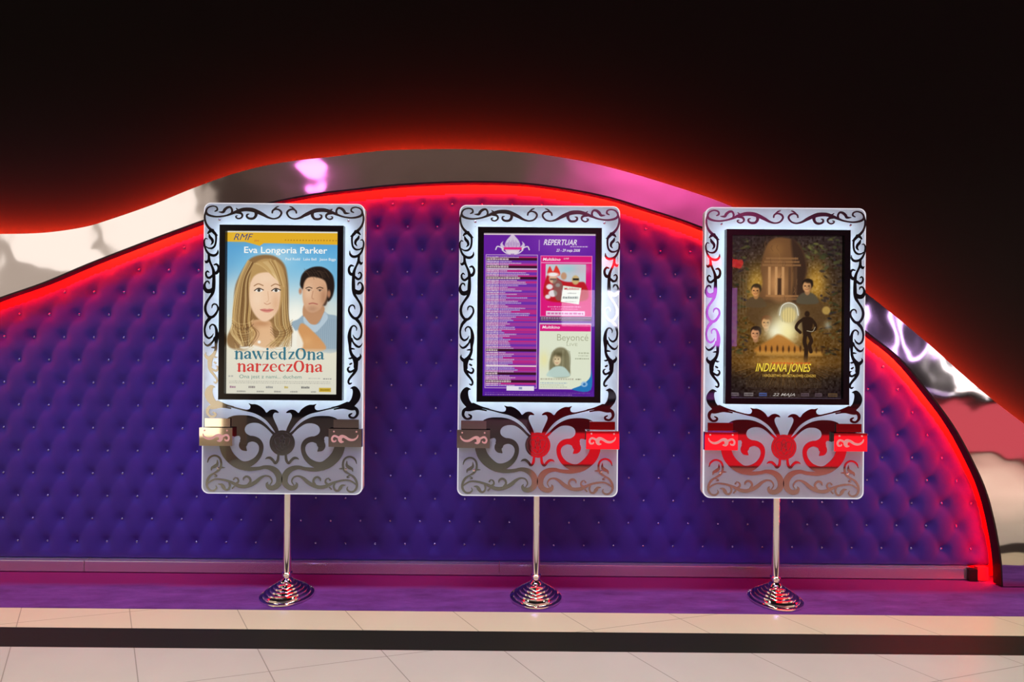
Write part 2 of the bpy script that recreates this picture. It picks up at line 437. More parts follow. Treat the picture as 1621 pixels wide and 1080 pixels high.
fk = keep[:-1, :-1] & keep[1:, :-1] & keep[:-1, 1:] & keep[1:, 1:]
q = np.stack([idx[:-1, :-1], idx[:-1, 1:], idx[1:, 1:], idx[1:, :-1]], -1)[fk]
used = np.unique(q); remap = np.full(nx * ny, -1); remap[used] = np.arange(len(used)); q = remap[q]
V = np.stack([X, Yq - QY, Z], -1).reshape(-1, 3)[used]
def npmesh(name, V, Q, smooth=True):
    me = bpy.data.meshes.new(name)
    me.vertices.add(len(V)); me.vertices.foreach_set('co', V.astype(np.float32).ravel())
    me.loops.add(Q.size); me.loops.foreach_set('vertex_index', Q.astype(np.int32).ravel())
    me.polygons.add(len(Q)); me.polygons.foreach_set('loop_start', np.arange(0, Q.size, 4, dtype=np.int32))
    me.polygons.foreach_set('loop_total', np.full(len(Q), 4, dtype=np.int32))
    me.update(calc_edges=True)
    me.polygons.foreach_set('use_smooth', np.full(len(Q), smooth))
    return me
quilt = empty('quilted_wall', (0, QY, 0)); tag(quilt, 'violet velvet wall upholstered in button tufting under the steel arch', 'wall panel')
link('tufted_velvet', npmesh('tufted_velvet', V, q), M['velvet'], quilt)
fl = Flat()
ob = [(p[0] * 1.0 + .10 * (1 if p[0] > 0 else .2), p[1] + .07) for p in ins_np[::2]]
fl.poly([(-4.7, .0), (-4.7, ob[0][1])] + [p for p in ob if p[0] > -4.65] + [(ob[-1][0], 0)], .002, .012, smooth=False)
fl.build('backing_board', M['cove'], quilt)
# buttons: the hundred nearest the middle of the picture singly, the rest together
def button_bm():
    bm = bmesh.new(); bmesh.ops.create_uvsphere(bm, u_segments=10, v_segments=6, radius=.0075)
    for v in bm.verts: v.co.y *= .55
    return bm
spots = []
for i in range(-60, 60):
    for j in range(-60, 60):
        ux = (i + j) / 2 * A_ + bx0; uz = (i - j) * B_ + bz0
        if uz < .10 or not (-4.4 < ux < 2.9): continue
        d = dist_in(np.array([[ux]]), np.array([[uz]]))[0, 0]
        if d > .10:
            hx = .012 * .8
            spots.append((ux, uz))
blocked = lambda u, z: any(abs(u - c * 1.14) < .5 and .5 < z < 2.3 for c in (-1.18, .137, 1.388))
spots.sort(key=lambda p: (blocked(*p), abs(p[0]) + abs(p[1] - 1.35)))
bm = button_bm(); bme = bpy.data.meshes.new('button'); bm.to_mesh(bme); bm.free()
bme.materials.append(M['button']); bme.polygons.foreach_set('use_smooth', [True] * len(bme.polygons))
for k, (ux, uz) in enumerate(spots[:100]):
    o = bpy.data.objects.new('button', bme); C.objects.link(o); o.parent = quilt; o.location = (ux, -.015, uz)
bm = bmesh.new()
for ux, uz in spots[100:]:
    r = bmesh.ops.create_uvsphere(bm, u_segments=10, v_segments=6, radius=.0075)
    for v in r['verts']: v.co = Vector((v.co.x + ux, v.co.y * .55 - .015, v.co.z + uz))
o = frombm('buttons', bm, M['button'], quilt, True); o['kind'] = 'stuff'

# steel baseboard in lengths
xb = atY(133, 895, 3.27)[0]
x_end = atY(1541, 900, 3.27)[0]
for k, (a, b2) in enumerate(((-6.5, xb - .002), (xb + .001, atY(790, 900, 3.27)[0]), (atY(790, 900, 3.27)[0] + .002, x_end))):
    struct(box('baseboard_back' + ('' if k == 0 else '.%03d' % k), (a, b2, 3.27, WY, .008, .070), M['steel_board'], bevel=.002))

# ------------------------------------------------------------------ traced ornament of the display plates
K = 1 / 308.2                    # metres per photo pixel at the plates
PC2 = (43.3, -217.4); PC1 = (-361.0, -214.0)
def tr(org, sc, pc, sgn):
    def f(x, y, wd=None):
        a, b = lev(org[0] + x / sc, org[1] + y / sc)
        u = (a - pc[0]) * sgn * K; v = -(b - pc[1]) * K
        return (u, v) if wd is None else (u, v, wd / sc * K)
    return f
A = tr((720, 320), 11.58, PC2, -1); B = tr((720, 360), 13.5, PC2, -1); Cc = tr((720, 430), 13.5, PC2, -1)
D4 = tr((720, 500), 13.5, PC2, -1); E5 = tr((720, 570), 13.5, PC2, -1)
G6 = tr((440, 620), 11.58, PC1, 1); G7 = tr((440, 690), 10.8, PC1, 1)
RIB = [
 (A, [(300,182,18),(342,155,30),(330,105,25),(260,85,22),(180,110,25),(140,170,30),(155,228,38),(230,265,34),(350,280,28),(500,260,28),(620,218,40),(720,178,52),(820,150,60),(920,148,64),(1000,160,66),(1090,195,60),(1180,240,52),(1280,295,35),(1380,318,25),(1470,290,28),(1518,220,32),(1490,165,32),(1420,142,25),(1362,165,28),(1348,208,26)]),
 (A, [(1385,142,24),(1430,105,24),(1470,92,14)]),
 (A, [(375,195,12),(450,195,40),(480,150,45),(530,112,40),(585,108,32),(615,160,32),(605,215,30)]),
 (A, [(700,205,34),(770,215,38),(802,250,34),(790,292,26),(740,316,24),(695,300,25),(682,272,20),(712,262,14)]),
 (A, [(1050,190,50),(1052,255,46),(1010,308,40),(940,315,36),(890,288,34),(888,245,28),(925,232,12)]),
 (A, [(690,125,14),(740,165,30)]),
 (A, [(140,165,28),(115,260,30),(120,350,32),(150,430,35),(200,495,42),(262,548,50),(310,600,38),(352,622,8)]),
 (B, [(300,75,55),(240,100,50),(200,140,26)]),
 (B, [(350,140,50),(372,200,38),(372,300,36),(350,400,38),(290,458,38),(210,458,28),(150,420,20)]),
 (B, [(225,165,20),(245,222,50),(290,275,50),(300,335,42),(265,382,14)]),
 (B, [(190,262,14),(150,252,22),(122,310,28),(128,400,34),(160,500,38),(215,575,45),(290,612,50),(360,608,48),(408,560,38),(416,495,12)]),
 (B, [(215,570,40),(222,650,46),(226,710,52),(260,790,40),(300,880,46),(322,960,56),(325,1060,60)]),
 (B, [(230,695,34),(172,758,50),(132,725,10)]),
 (B, [(335,815,24),(385,805,40),(425,860,42),(420,940,50),(380,990,60),(325,990,50)]),
 (Cc, [(225,30,18),(190,5,28),(158,50,34),(175,120,38),(232,148,46),(310,90,44)]),
 (Cc, [(325,20,58),(328,150,58),(326,260,66),(320,380,66),(298,480,55),(240,570,44),(180,660,44),(145,760,50),(150,860,50),(190,940,48),(250,992,50),(320,970,50),(380,900,44),(414,820,36),(398,740,32),(345,706,28),(300,730,28),(284,792,10)]),
 (Cc, [(232,282,10),(218,235,30),(170,225,30),(130,290,40),(135,375,62),(185,430,80),(255,425,80),(315,380,60)]),
 (Cc, [(260,990,60),(210,1045,60),(165,1100,48)]),
 (D4, [(190,120,50),(145,220,44),(130,320,36),(150,430,40),(215,490,38),(280,460,32),(318,395,10)]),
 (D4, [(245,305,12),(242,245,26),(290,202,30),(345,225,36),(380,310,52),(392,420,70),(382,520,74),(376,620,54),(370,720,50),(345,800,56),(300,870,72),(255,930,100),(242,1010,84),(245,1080,82)]),
 (D4, [(345,480,40),(310,555,34),(240,630,44),(180,650,38),(132,612,22),(114,568,8)]),
 (D4, [(372,690,26),(325,692,34),(275,698,14)]), (D4, [(320,880,34),(365,900,34),(405,898,12)]),
 (D4, [(255,940,70),(185,905,64),(145,850,38),(158,798,8)]), (D4, [(335,1005,30),(368,1025,34)]),
 (E5, [(248,20,90),(242,110,72),(240,190,62),(285,275,50),(345,350,44),(388,415,40),(394,470,36),(368,498,38),(330,482,22)]),
 (E5, [(245,185,50),(325,230,38),(378,242,44),(414,200,38),(400,150,28),(362,136,8)]),
 (G6, [(1000,305,22),(1110,284,34),(1210,262,62),(1290,240,84)]),
 (G6, [(1270,262,40),(1390,288,44),(1462,350,56),(1468,430,46),(1410,490,38),(1342,480,40),(1325,440,36),(1368,412,22)]),
 (G7, [(1075,150,165),(1062,230,165),(1020,330,165),(935,430,158),(805,515,140),(680,510,108),(560,448,86),(482,360,74),(446,260,68),(452,170,74),(505,100,84),(600,68,90),(705,95,110),(755,170,130),(745,225,100),(700,268,24)]),
 (G7, [(800,560,70),(640,585,64),(480,572,55),(380,550,58),(280,562,76),(192,612,95),(135,700,100),(130,800,95),(170,868,85),(240,902,76),(308,888,70),(336,840,42),(322,806,10)]),
 (G7, [(282,850,14),(250,785,22),(290,715,25),(370,700,28),(450,738,46),(520,800,60),(600,850,60),(700,885,56),(800,882,56),(880,850,50),(980,805,35),(1100,775,30),(1220,770,25),(1310,812,24),(1362,862,14)]),
 (G7, [(650,860,50),(618,790,36),(640,735,34),(690,715,34),(735,745,28),(742,782,10)]),
 (G7, [(870,850,44),(825,802,30),(840,752,24),(885,733,12)]), (G7, [(892,752,26),(905,768,26)]),
 (G7, [(1230,660,24),(1310,715,34),(1358,800,36),(1360,890,36),(1310,958,30),(1240,965,28),(1195,922,24),(1208,880,10)]),
 (G7, [(985,815,26),(968,880,30),(995,940,30),(1045,945,34),(1080,900,54),(1112,860,38),(1168,852,8)]), (G7, [(895,890,22),(925,920,24)]),
 (G7, [(1358,486,10),(1336,420,25),(1280,375,28),(1210,370,28),(1150,410,30),(1125,480,32),(1132,560,35),(1172,622,35),(1235,662,26)]),
 (G7, [(1130,568,36),(1060,570,8)]), (G7, [(1192,440,8),(1190,510,40),(1230,550,52),(1280,578,36),(1292,622,10)]),
 (G7, [(1250,675,16),(1195,715,22),(1235,725,10)]),
 (G7, [(148,340,36),(160,430,42),(200,478,40),(240,430,40),(290,390,40),(340,392,28),(372,412,6)]),
]
POL = [
 (E5, [(358,598),(318,562),(260,545),(192,590),(142,670),(130,760),(165,860),(225,935),(275,1000),(230,1050),(330,1065),(480,1035),(600,1045),(690,1060),(690,1030),(600,1010),(490,975),(405,915),(342,840),(312,760),(300,665),(316,608)]),
 (G6, [(165,398),(200,360),(262,340),(330,355),(378,395),(402,395),(440,340),(520,280),(600,250),(660,252),(722,236),(688,285),(704,338),(770,352),(900,325),(1050,290),(1050,314),(900,350),(760,385),(640,410),(520,460),(400,540),(310,640),(240,740),(200,790),(160,770),(180,680),(222,590),(262,500),(270,440),(240,400),(200,402)]),
 (G6, [(205,795),(300,715),(380,630),(480,550),(600,490),(720,460),(860,455),(980,465),(1080,500),(1150,560),(1210,640),(1240,740),(1250,860),(1235,1000),(1060,1000),(1040,900),(960,850),(885,835),(860,880),(860,930),(700,930),(560,930),(500,900),(580,850),(680,830),(758,785),(785,720),(762,650),(700,608),(620,592),(520,602),(420,660),(330,740),(262,805)]),
]
DISC = G7(70, 130)
def ornament(name, m, parent, loc):
    fl = Flat()
    for sg in (1, -1):
        for k, (T, P) in enumerate(RIB):
            fat = 1.14 if k < 27 else 1.08
            Q = [T(*p) for p in P]; Q = [(sg * a, b, c * fat) for a, b, c in Q]
            fl.ribbon(Q, -.0016 - .000008 * k, 0, 5)
        for k, (T, P) in enumerate(POL):
            Q = [T(*p) for p in P]; fl.poly([(sg * a, b) for a, b in Q], -.0014 - .000008 * k, 0, 3)
    fl.disc(0, DISC[1], 20 * K, -.002, 0, 40)
    return fl.build(name, m, parent, loc)

# ------------------------------------------------------------------ poster painting (a printed picture held in mesh colours)
class Paint:
    def __init__(s, x0, x1, y0, y1, nx=360):
        s.b = (x0, x1, y0, y1); s.nx = nx; s.ny = int(nx * (y1 - y0) / (x1 - x0) * 1.0)
        s.X, s.Y = np.meshgrid(np.linspace(x0, x1, s.nx), np.linspace(y0, y1, s.ny))
        s.I = np.zeros((s.ny, s.nx, 3)); s.px = (x1 - x0) / s.nx
    def win(s, x0, x1, y0, y1):
        bx0, bx1, by0, by1 = s.b
        i0 = int(np.clip((x0 - bx0) / (bx1 - bx0) * s.nx - 2, 0, s.nx)); i1 = int(np.clip((x1 - bx0) / (bx1 - bx0) * s.nx + 3, 0, s.nx))
        j0 = int(np.clip((y0 - by0) / (by1 - by0) * s.ny - 2, 0, s.ny)); j1 = int(np.clip((y1 - by0) / (by1 - by0) * s.ny + 3, 0, s.ny))
        return slice(j0, j1), slice(i0, i1)
    def put(s, W, a, col):
        a = np.clip(a, 0, 1)[..., None]; s.I[W] = s.I[W] * (1 - a) + np.array(col, float) * a
    def grad(s, ys, cols):
        for c in range(3): s.I[..., c] = np.interp(s.Y, ys, [k[c] for k in cols])
    def ell(s, cx, cy, rx, ry, col, al=1.0, soft=3.0, rot=0):
        R = max(rx, ry) + soft * 2; W = s.win(cx - R, cx + R, cy - R, cy + R); x = s.X[W] - cx; y = s.Y[W] - cy
        if x.size == 0: return
        c, n = math.cos(math.radians(rot)), math.sin(math.radians(rot)); u = x * c + y * n; v = -x * n + y * c
        k = np.sqrt((u / rx) ** 2 + (v / ry) ** 2) + 1e-9; d = (k - 1) * min(rx, ry)
        s.put(W, al * np.clip(.5 - d / (2 * soft), 0, 1), col)
    def glow(s, cx, cy, rx, ry, col, al=1.0):
        W = s.win(cx - 3 * rx, cx + 3 * rx, cy - 3 * ry, cy + 3 * ry); x = (s.X[W] - cx) / rx; y = (s.Y[W] - cy) / ry
        s.put(W, al * np.exp(-(x * x + y * y)), col)
    def rect(s, x0, x1, y0, y1, col, al=1.0, soft=1.0):
        W = s.win(x0, x1, y0, y1); x = s.X[W]; y = s.Y[W]
        d = np.maximum(np.maximum(x0 - x, x - x1), np.maximum(y0 - y, y - y1))
        s.put(W, al * np.clip(.5 - d / (2 * soft), 0, 1), col)
    def poly(s, P, col, al=1.0, soft=2.0, smooth=True):
        P = np.array(catmull(P, 5, True) if smooth else P, float)
        W = s.win(P[:, 0].min() - soft, P[:, 0].max() + soft, P[:, 1].min() - soft, P[:, 1].max() + soft)
        x = s.X[W]; y = s.Y[W]
        if x.size == 0: return
        d = np.full(x.shape, 1e18); ins_ = np.zeros(x.shape, bool)
        for i in range(len(P)):
            a, b = P[i], P[(i + 1) % len(P)]; ab = b - a; L2 = ab @ ab + 1e-9
            t = np.clip(((x - a[0]) * ab[0] + (y - a[1]) * ab[1]) / L2, 0, 1)
            d = np.minimum(d, (x - a[0] - t * ab[0]) ** 2 + (y - a[1] - t * ab[1]) ** 2)
            if a[1] != b[1]:
                ins_ ^= ((a[1] > y) != (b[1] > y)) & (x < (b[0] - a[0]) * (y - a[1]) / (b[1] - a[1]) + a[0])
        d = np.sqrt(d) * np.where(ins_, -1, 1)
        s.put(W, al * np.clip(.5 - d / (2 * soft), 0, 1), col)
    def line(s, P, wd, col, al=1.0, soft=1.5):
        P = np.array(catmull(P, 6), float); m_ = wd + soft
        W = s.win(P[:, 0].min() - m_, P[:, 0].max() + m_, P[:, 1].min() - m_, P[:, 1].max() + m_); x = s.X[W]; y = s.Y[W]
        if x.size == 0: return
        d = np.full(x.shape, 1e18)
        for i in range(len(P) - 1):
            a, b = P[i][:2], P[i + 1][:2]; ab = b - a; L2 = ab @ ab + 1e-9
            t = np.clip(((x - a[0]) * ab[0] + (y - a[1]) * ab[1]) / L2, 0, 1)
            d = np.minimum(d, (x - a[0] - t * ab[0]) ** 2 + (y - a[1] - t * ab[1]) ** 2)
        s.put(W, al * np.clip((wd / 2 - np.sqrt(d)) / soft + .5, 0, 1), col)
    def noise(s, amp, sc=6):
        ny, nx = s.ny // sc + 2, s.nx // sc + 2; n = rng.normal(0, 1, (ny, nx)); n = np.kron(n, np.ones((sc, sc)))[:s.ny, :s.nx]
        for _ in range(3): n = (n + np.roll(n, 1, 0) + np.roll(n, -1, 0) + np.roll(n, 1, 1) + np.roll(n, -1, 1)) / 5
        s.I += (n * amp)[..., None]
    def marks(s, x0, x1, y, h, col, al=.8, wmin=4, wmax=14, gap=4):
        """a line of print too small to read: a row of short uneven dashes"""
        x = x0
        while x < x1:
            w_ = random.uniform(wmin, wmax)
            s.rect(x, min(x + w_, x1), y - h / 2 * random.uniform(.6, 1), y + h / 2, col, al, 1.0); x += w_ + gap
    def build(s, name, w_, h_, parent):
        """print of size w_ x h_ metres, centred on x, top at z = 0"""
        c = np.clip(s.I / 255, 0, 1); lin = np.where(c <= .04045, c / 12.92, ((c + .055) / 1.055) ** 2.4)
        x0, x1, y0, y1 = s.b
        V = np.stack([((s.X - x0) / (x1 - x0) - .5) * w_, np.zeros_like(s.X), -(s.Y - y0) / (y1 - y0) * h_], -1).reshape(-1, 3)
        idx = np.arange(s.nx * s.ny).reshape(s.ny, s.nx)
        Q = np.stack([idx[1:, :-1], idx[1:, 1:], idx[:-1, 1:], idx[:-1, :-1]], -1).reshape(-1, 4)
        me = npmesh(name, V, Q, False)
        at = me.color_attributes.new('print', 'FLOAT_COLOR', 'POINT')
        rgba = np.concatenate([lin.reshape(-1, 3), np.ones((len(V), 1))], 1).astype(np.float32)
        at.data.foreach_set('color', rgba.ravel())
        return link(name, me, M['print'], parent)
    def at(s, x, y, w_, h_):
        x0, x1, y0, y1 = s.b; return ((x - x0) / (x1 - x0) - .5) * w_, -(y - y0) / (y1 - y0) * h_

PW, PH = 178 * K, 258 * K
def text(name, body, P, x0, x1, ybase, hgt, rgb, parent, shear=0.0, bold=0.0, layer=1):
    bold = min(bold, .012)
    """lettering fitted between x0 and x1 (poster coordinates), capital height hgt"""
    cu = bpy.data.curves.new(name, 'FONT'); cu.body = body; cu.size = 1; cu.shear = shear; cu.offset = bold
    cu.resolution_u = 3
    o = bpy.data.objects.new(name, cu); C.objects.link(o)
    bpy.context.view_layer.update()
    bb = [Vector(c) for c in o.bound_box]; wx = max(c.x for c in bb) - min(c.x for c in bb); mn = min(c.x for c in bb)
    me = bpy.data.meshes.new_from_object(o); bpy.data.objects.remove(o, do_unlink=True)
    a, z = P.at(x0, ybase, PW, PH); b, _ = P.at(x1, ybase, PW, PH); hh = P.at(0, 0, PW, PH)[1] - P.at(0, hgt, PW, PH)[1]
    sx = (b - a) / max(wx, 1e-6); sz = hh / .72
    me.transform(Matrix.Translation((a, -.0006 * layer, z)) @ Matrix.Diagonal((sx, 1, sz, 1)) @ Matrix.Rotation(math.radians(90), 4, 'X') @ Matrix.Translation((-mn, 0, 0)))
    me.materials.clear(); me.update()
    return link(name, me, ink(rgb), parent)

# high-contrast serif letters for the film title: strokes (x, y, w) in units of the x-height
GL = {
 'n': (.86, [[(.2,0,.2),(.2,.95,.2)], [(.24,.7,.05),(.42,.95,.08),(.6,.9,.14),(.66,.7,.2),(.66,0,.2)], [(.02,.02,.05),(.38,.02,.05)], [(.5,.02,.05),(.84,.02,.05)], [(.02,.95,.06),(.2,.97,.06)]]),
 'a': (.76, [[(.12,.74,.16),(.22,.92,.08),(.4,.96,.1),(.54,.8,.19),(.56,.5,.2),(.56,.12,.19),(.68,.04,.06),(.74,.1,.04)], [(.54,.56,.06),(.3,.48,.1),(.14,.26,.2),(.22,.06,.14),(.4,.08,.07),(.52,.22,.05)]]),
 'w': (1.22, [[(.12,.95,.2),(.38,.05,.16)], [(.38,.05,.05),(.6,.9,.05)], [(.56,.95,.2),(.82,.05,.16)], [(.82,.05,.05),(1.08,.95,.05)], [(0,.96,.05),(.26,.96,.05)], [(.46,.96,.05),(.7,.96,.05)], [(.98,.96,.05),(1.2,.96,.05)]]),
 'i': (.42, [[(.2,0,.2),(.2,.95,.2)], [(.02,.02,.05),(.38,.02,.05)], [(.02,.95,.06),(.2,.97,.06)], [(.2,1.3,.2),(.2,1.34,.2)]]),
 'e': (.76, [[(.14,.56,.05),(.6,.56,.05),(.62,.72,.12),(.5,.93,.09),(.34,.97,.07),(.17,.8,.15),(.12,.5,.2),(.2,.16,.16),(.4,.02,.09),(.58,.1,.05),(.66,.24,.04)]]),
 'c': (.7, [[(.58,.76,.14),(.5,.93,.09),(.34,.97,.07),(.17,.8,.15),(.12,.5,.2),(.2,.16,.16),(.4,.02,.09),(.56,.1,.05),(.62,.24,.04)]]),
 'd': (.88, [[(.6,0,.2),(.6,1.5,.2)], [(.44,1.5,.05),(.6,1.52,.06)], [(.54,.8,.05),(.38,.97,.07),(.2,.8,.15),(.14,.48,.2),(.22,.14,.15),(.38,.0,.07),(.54,.18,.05)], [(.6,.02,.05),(.8,.02,.05)]]),
 'z': (.7, [[(.1,.93,.07),(.6,.93,.07)], [(.1,.93,.05),(.1,.76,.04)], [(.54,.9,.17),(.16,.07,.17)], [(.1,.05,.07),(.62,.05,.07)], [(.62,.05,.05),(.62,.24,.04)]]),
 'r': (.62, [[(.2,0,.2),(.2,.95,.2)], [(.24,.66,.05),(.36,.92,.07),(.5,.88,.16)], [(.02,.02,.05),(.4,.02,.05)], [(.02,.95,.06),(.2,.97,.06)]]),
 'O': (1.06, [[(.5,1.42,.07),(.26,1.28,.16),(.13,.72,.23),(.26,.16,.16),(.5,.0,.07),(.76,.16,.16),(.88,.72,.23),(.76,1.28,.16),(.5,1.42,.07)]]),
}
def serif(name, word, P, x0, x1, ybase, xh, rgb, parent):
    tot = sum(GL[c][0] for c in word); fl = Flat()
    a, z = P.at(x0, ybase, PW, PH); b, _ = P.at(x1, ybase, PW, PH); hh = P.at(0, 0, PW, PH)[1] - P.at(0, xh, PW, PH)[1]
    sx = (b - a) / tot; cx = a
    for c in word:
        for st in GL[c][1]:
            fl.ribbon([(cx + p[0] * sx, z + p[1] * hh, p[2] * sx) for p in st], -.0008, -.0002, 4)
        cx += GL[c][0] * sx
    return fl.build(name, ink(rgb), parent)

def poster_couple(parent):
    P = Paint(45, 705, 38, 1012)
    P.grad([38, 110, 240, 400, 560, 700, 1012], [(90,165,215), (88,165,218), (120,190,228), (182,214,226), (226,232,220), (240,234,208), (214,212,196)])
    P.glow(330, 190, 130, 70, (200,230,240), .6); P.glow(450, 560, 90, 120, (255,253,240), .95); P.glow(60, 250, 60, 160, (96,160,205), .5)
    P.glow(690, 300, 60, 130, (98,170,215), .6); P.glow(90, 420, 60, 120, (225,232,225), .6); P.glow(650, 480, 80, 60, (222,228,222), .5)
    P.rect(45, 710, 38, 48, (250,250,248)); P.poly([(45,48),(705,48),(705,118),(330,112),(262,112),(238,128),(205,118),(150,104),(45,104)], (232,178,44), 1, 1.5, False)
    P.glow(120, 75, 60, 30, (240,200,80), .5)
    # man on the right: shirt, neck, face, short dark hair
    P.poly([(520,520),(470,560),(430,600),(560,740),(705,745),(705,560),(640,530),(600,505)], (150,172,188), .95, 4)
    for k in range(14): P.line([(560 + k * 11, 560), (566 + k * 11, 640), (560 + k * 12, 735)], 2, (112,136,160), .5)
    P.poly([(505,470),(500,560),(560,600),(610,540),(612,480)], (196,146,108), 1, 3)
    P.poly([(500,545),(540,590),(590,585),(620,520),(640,555),(600,610),(560,640),(505,590)], (186,204,216), 1, 3)
    P.poly([(480,330),(500,280),(560,250),(630,262),(668,320),(672,390),(640,450),(610,480),(500,400)], (48,36,30), 1, 5)
    P.poly([(494,350),(520,310),(580,300),(625,330),(638,390),(625,450),(590,505),(545,522),(510,500),(492,440)], (220,172,136), 1, 5)
    P.glow(525, 400, 26, 50, (242,204,172), .7); P.glow(615, 430, 22, 60, (168,118,86), .6); P.glow(550, 500, 34, 20, (170,126,98), .55)
    P.poly([(476,355),(490,300),(530,262),(600,250),(660,290),(676,350),(668,420),(640,455),(636,380),(618,330),(560,310),(520,316),(500,345),(492,380)], (40,30,26), 1, 5)
    for k in range(16):
        a = random.uniform(490, 640); P.line([(a, 270 + random.uniform(-10, 20)), (a + 18, 285), (a + 34, 310 + random.uniform(-5, 15))], 3, (84,62,48), .5)
    P.ell(478, 395, 9, 18, (196,142,110), 1, 4); P.ell(645, 410, 10, 22, (176,122,92), 1, 4)
    for ex in (528, 592):
        P.line([(ex - 18, 378), (ex, 371), (ex + 18, 377)], 6, (62,44,34), .8); P.ell(ex, 390, 12, 4, (214,190,168), .7, 3); P.ell(ex, 390, 5.5, 5, (56,40,32), .9, 2.5); P.line([(ex - 13, 387), (ex, 384), (ex + 13, 388)], 3, (80,56,44), .8)
    P.line([(552, 395), (546, 432), (556, 442)], 5, (176,122,92), .6); P.line([(530, 470), (552, 466), (578, 472)], 7, (176,98,86), .85)
    # woman on the left: long fair hair rolled in at the ends, face, neck, white top, bare shoulder
    P.poly([(480,590),(560,640),(630,740),(470,745)], (214,154,98), 1, 5); P.glow(520, 690, 30, 30, (232,178,120), .5)
    hair = [(150,250),(190,200),(260,180),(330,190),(385,240),(405,330),(410,440),(412,560),(438,640),(430,710),(370,745),(310,725),(290,640),(200,640),(210,720),(150,755),(70,735),(50,680),(80,600),(88,480),(100,360)]
    P.poly(hair, (148,112,70), 1, 6)
    P.poly([(175,600),(210,570),(300,575),(320,640),(330,745),(180,745)], (232,186,142), 1, 5)
    P.poly([(160,700),(215,720),(330,735),(440,640),(470,640),(475,745),(150,745)], (250,246,232), .9, 6)
    P.glow(205, 640, 26, 40, (150,104,62), .6); P.glow(250, 590, 60, 20, (188,132,90), .7)
    for k in range(70):
        t = k / 69; x = 100 + t * 110; c = random.choice([(214,176,112), (120,84,48), (176,136,84), (236,206,146), (92,62,38)])
        P.line([(170 + t * 60, 215 + t * 30), (120 + t * 70, 330), (x - 12, 470), (x - 18, 590), (x + random.uniform(-30, 30), 650), (x + 40 - 60 * t + random.uniform(-10, 10), 725)], random.uniform(3, 7), c, .55)
    for k in range(46):
        t = k / 45; x = 345 + t * 70; c = random.choice([(214,176,112), (130,94,54), (176,136,84), (240,212,150), (98,68,40)])
        P.line([(300 + t * 70, 205 + t * 60), (352 + t * 44, 330), (x - 12, 470), (x - 14 * (1 - t), 590), (x + 14, 650), (x - 60 * (1 - t) + random.uniform(-8, 14), 725)], random.uniform(3, 6), c, .55)
    for k in range(12):
        y = 560 + k * 15; P.line([(78 + k * 2, y), (120, y + 32), (175, y + 28), (206, y + 4)], 6, random.choice([(230,196,132), (104,74,46), (190,150,92)]), .38)
        P.line([(306, y + 20), (340, y + 48), (395, y + 40), (434 - k, y + 6)], 6, random.choice([(230,196,132), (112,80,50), (190,150,92)]), .38)
    P.poly([(188,330),(205,280),(270,262),(340,285),(366,340),(368,420),(352,500),(315,556),(270,578),(225,552),(190,490),(180,410)], (244,206,172), 1, 5)
    P.glow(225, 440, 34, 60, (250,220,190), .7); P.glow(335, 470, 26, 60, (222,170,130), .6); P.glow(270, 320, 60, 30, (248,218,186), .6)
    P.poly([(186,340),(196,250),(262,205),(340,220),(384,290),(380,420),(356,500),(362,400),(340,316),(300,286),(240,290),(206,310)], (190,152,96), 1, 5)
    for k in range(22): P.line([(205 + k * 6, 232 - k), (250 + k * 5, 250 + k), (300 + k * 4, 290 + k * 4)], 4, random.choice([(228,196,138), (150,112,66), (206,168,108)]), .6)
    for ex in (236, 336):
        P.line([(ex - 28, 366), (ex - 4, 354), (ex + 24, 364)], 6, (150,104,66), .8)
        P.ell(ex, 392, 22, 10, (250,244,236), 1, 2); P.ell(ex, 392, 9, 9, (72,66,58), 1, 2)
        P.line([(ex - 26, 394), (ex - 2, 380), (ex + 26, 390)], 6, (58,38,28), .95)
    P.line([(288, 400), (292, 450), (280, 462)], 4, (212,160,122), .6); P.line([(268, 468), (285, 476), (304, 468)], 5, (196,134,104), .7)
    P.poly([(244,508),(270,501),(284,504),(300,501),(322,507),(300,522),(270,522)], (216,134,120), .9, 3); P.line([(244, 508), (284, 512), (322, 507)], 3, (160,74,72), .8)
    P.ell(240, 700, 9, 9, (255,250,240), 1, 3)
    P.glow(310, 900, 420, 140, (226,222,204), .55); P.rect(45, 710, 742, 1012, (232,228,210), .5, 14)
    # small print and the row of sponsors' patches
    for y in (934, 944): P.marks(66, 660, y, 5, (150,148,140), .5)
    for x, wd, c in ((70, 34, (150,100,130)), (180, 38, (120,110,110)), (282, 40, (130,130,130)), (390, 22, (190,160,60)), (488, 48, (90,90,90))): P.marks(x, x + wd, 968, 13, c, .75, 6, 12, 2)
    for x, wd in ((112, 52), (228, 42), (330, 40), (424, 44), (545, 30)): P.marks(x, x + wd, 994, 10, (140,138,132), .7, 6, 12, 2)
    P.rect(592, 662, 970, 994, (206,172,58)); P.marks(600, 654, 982, 8, (130,100,20), .7, 5, 10, 2)
    P.marks(385, 690, 92, 8, (176,120,30), .75, 7, 10, 9); P.marks(62, 90, 904, 9, (150,150,150), .6); P.marks(530, 600, 914, 6, (170,170,165), .6); P.marks(616, 664, 916, 7, (120,120,120), .7)
    pr = P.build('print', PW, PH, parent)
    text('lettering', 'RMF', P, 86, 200, 94, 40, (70, 74, 120), parent, .35, 0); text('lettering', 'FM', P, 208, 232, 104, 12, (200, 90, 60), parent)
    text('lettering', 'Eva Longoria Parker', P, 148, 634, 170, 38, (255, 255, 250), parent, 0, .012)
    text('lettering', 'Paul Rudd   Lake Bell   Jason Biggs', P, 390, 684, 212, 16, (248, 250, 248), parent)
    serif('title_lettering', 'nawiedzOna', P, 96, 622, 800, 44, (62, 120, 138), parent)
    serif('title_lettering', 'narzeczOna', P, 112, 614, 874, 44, (214, 66, 62), parent)
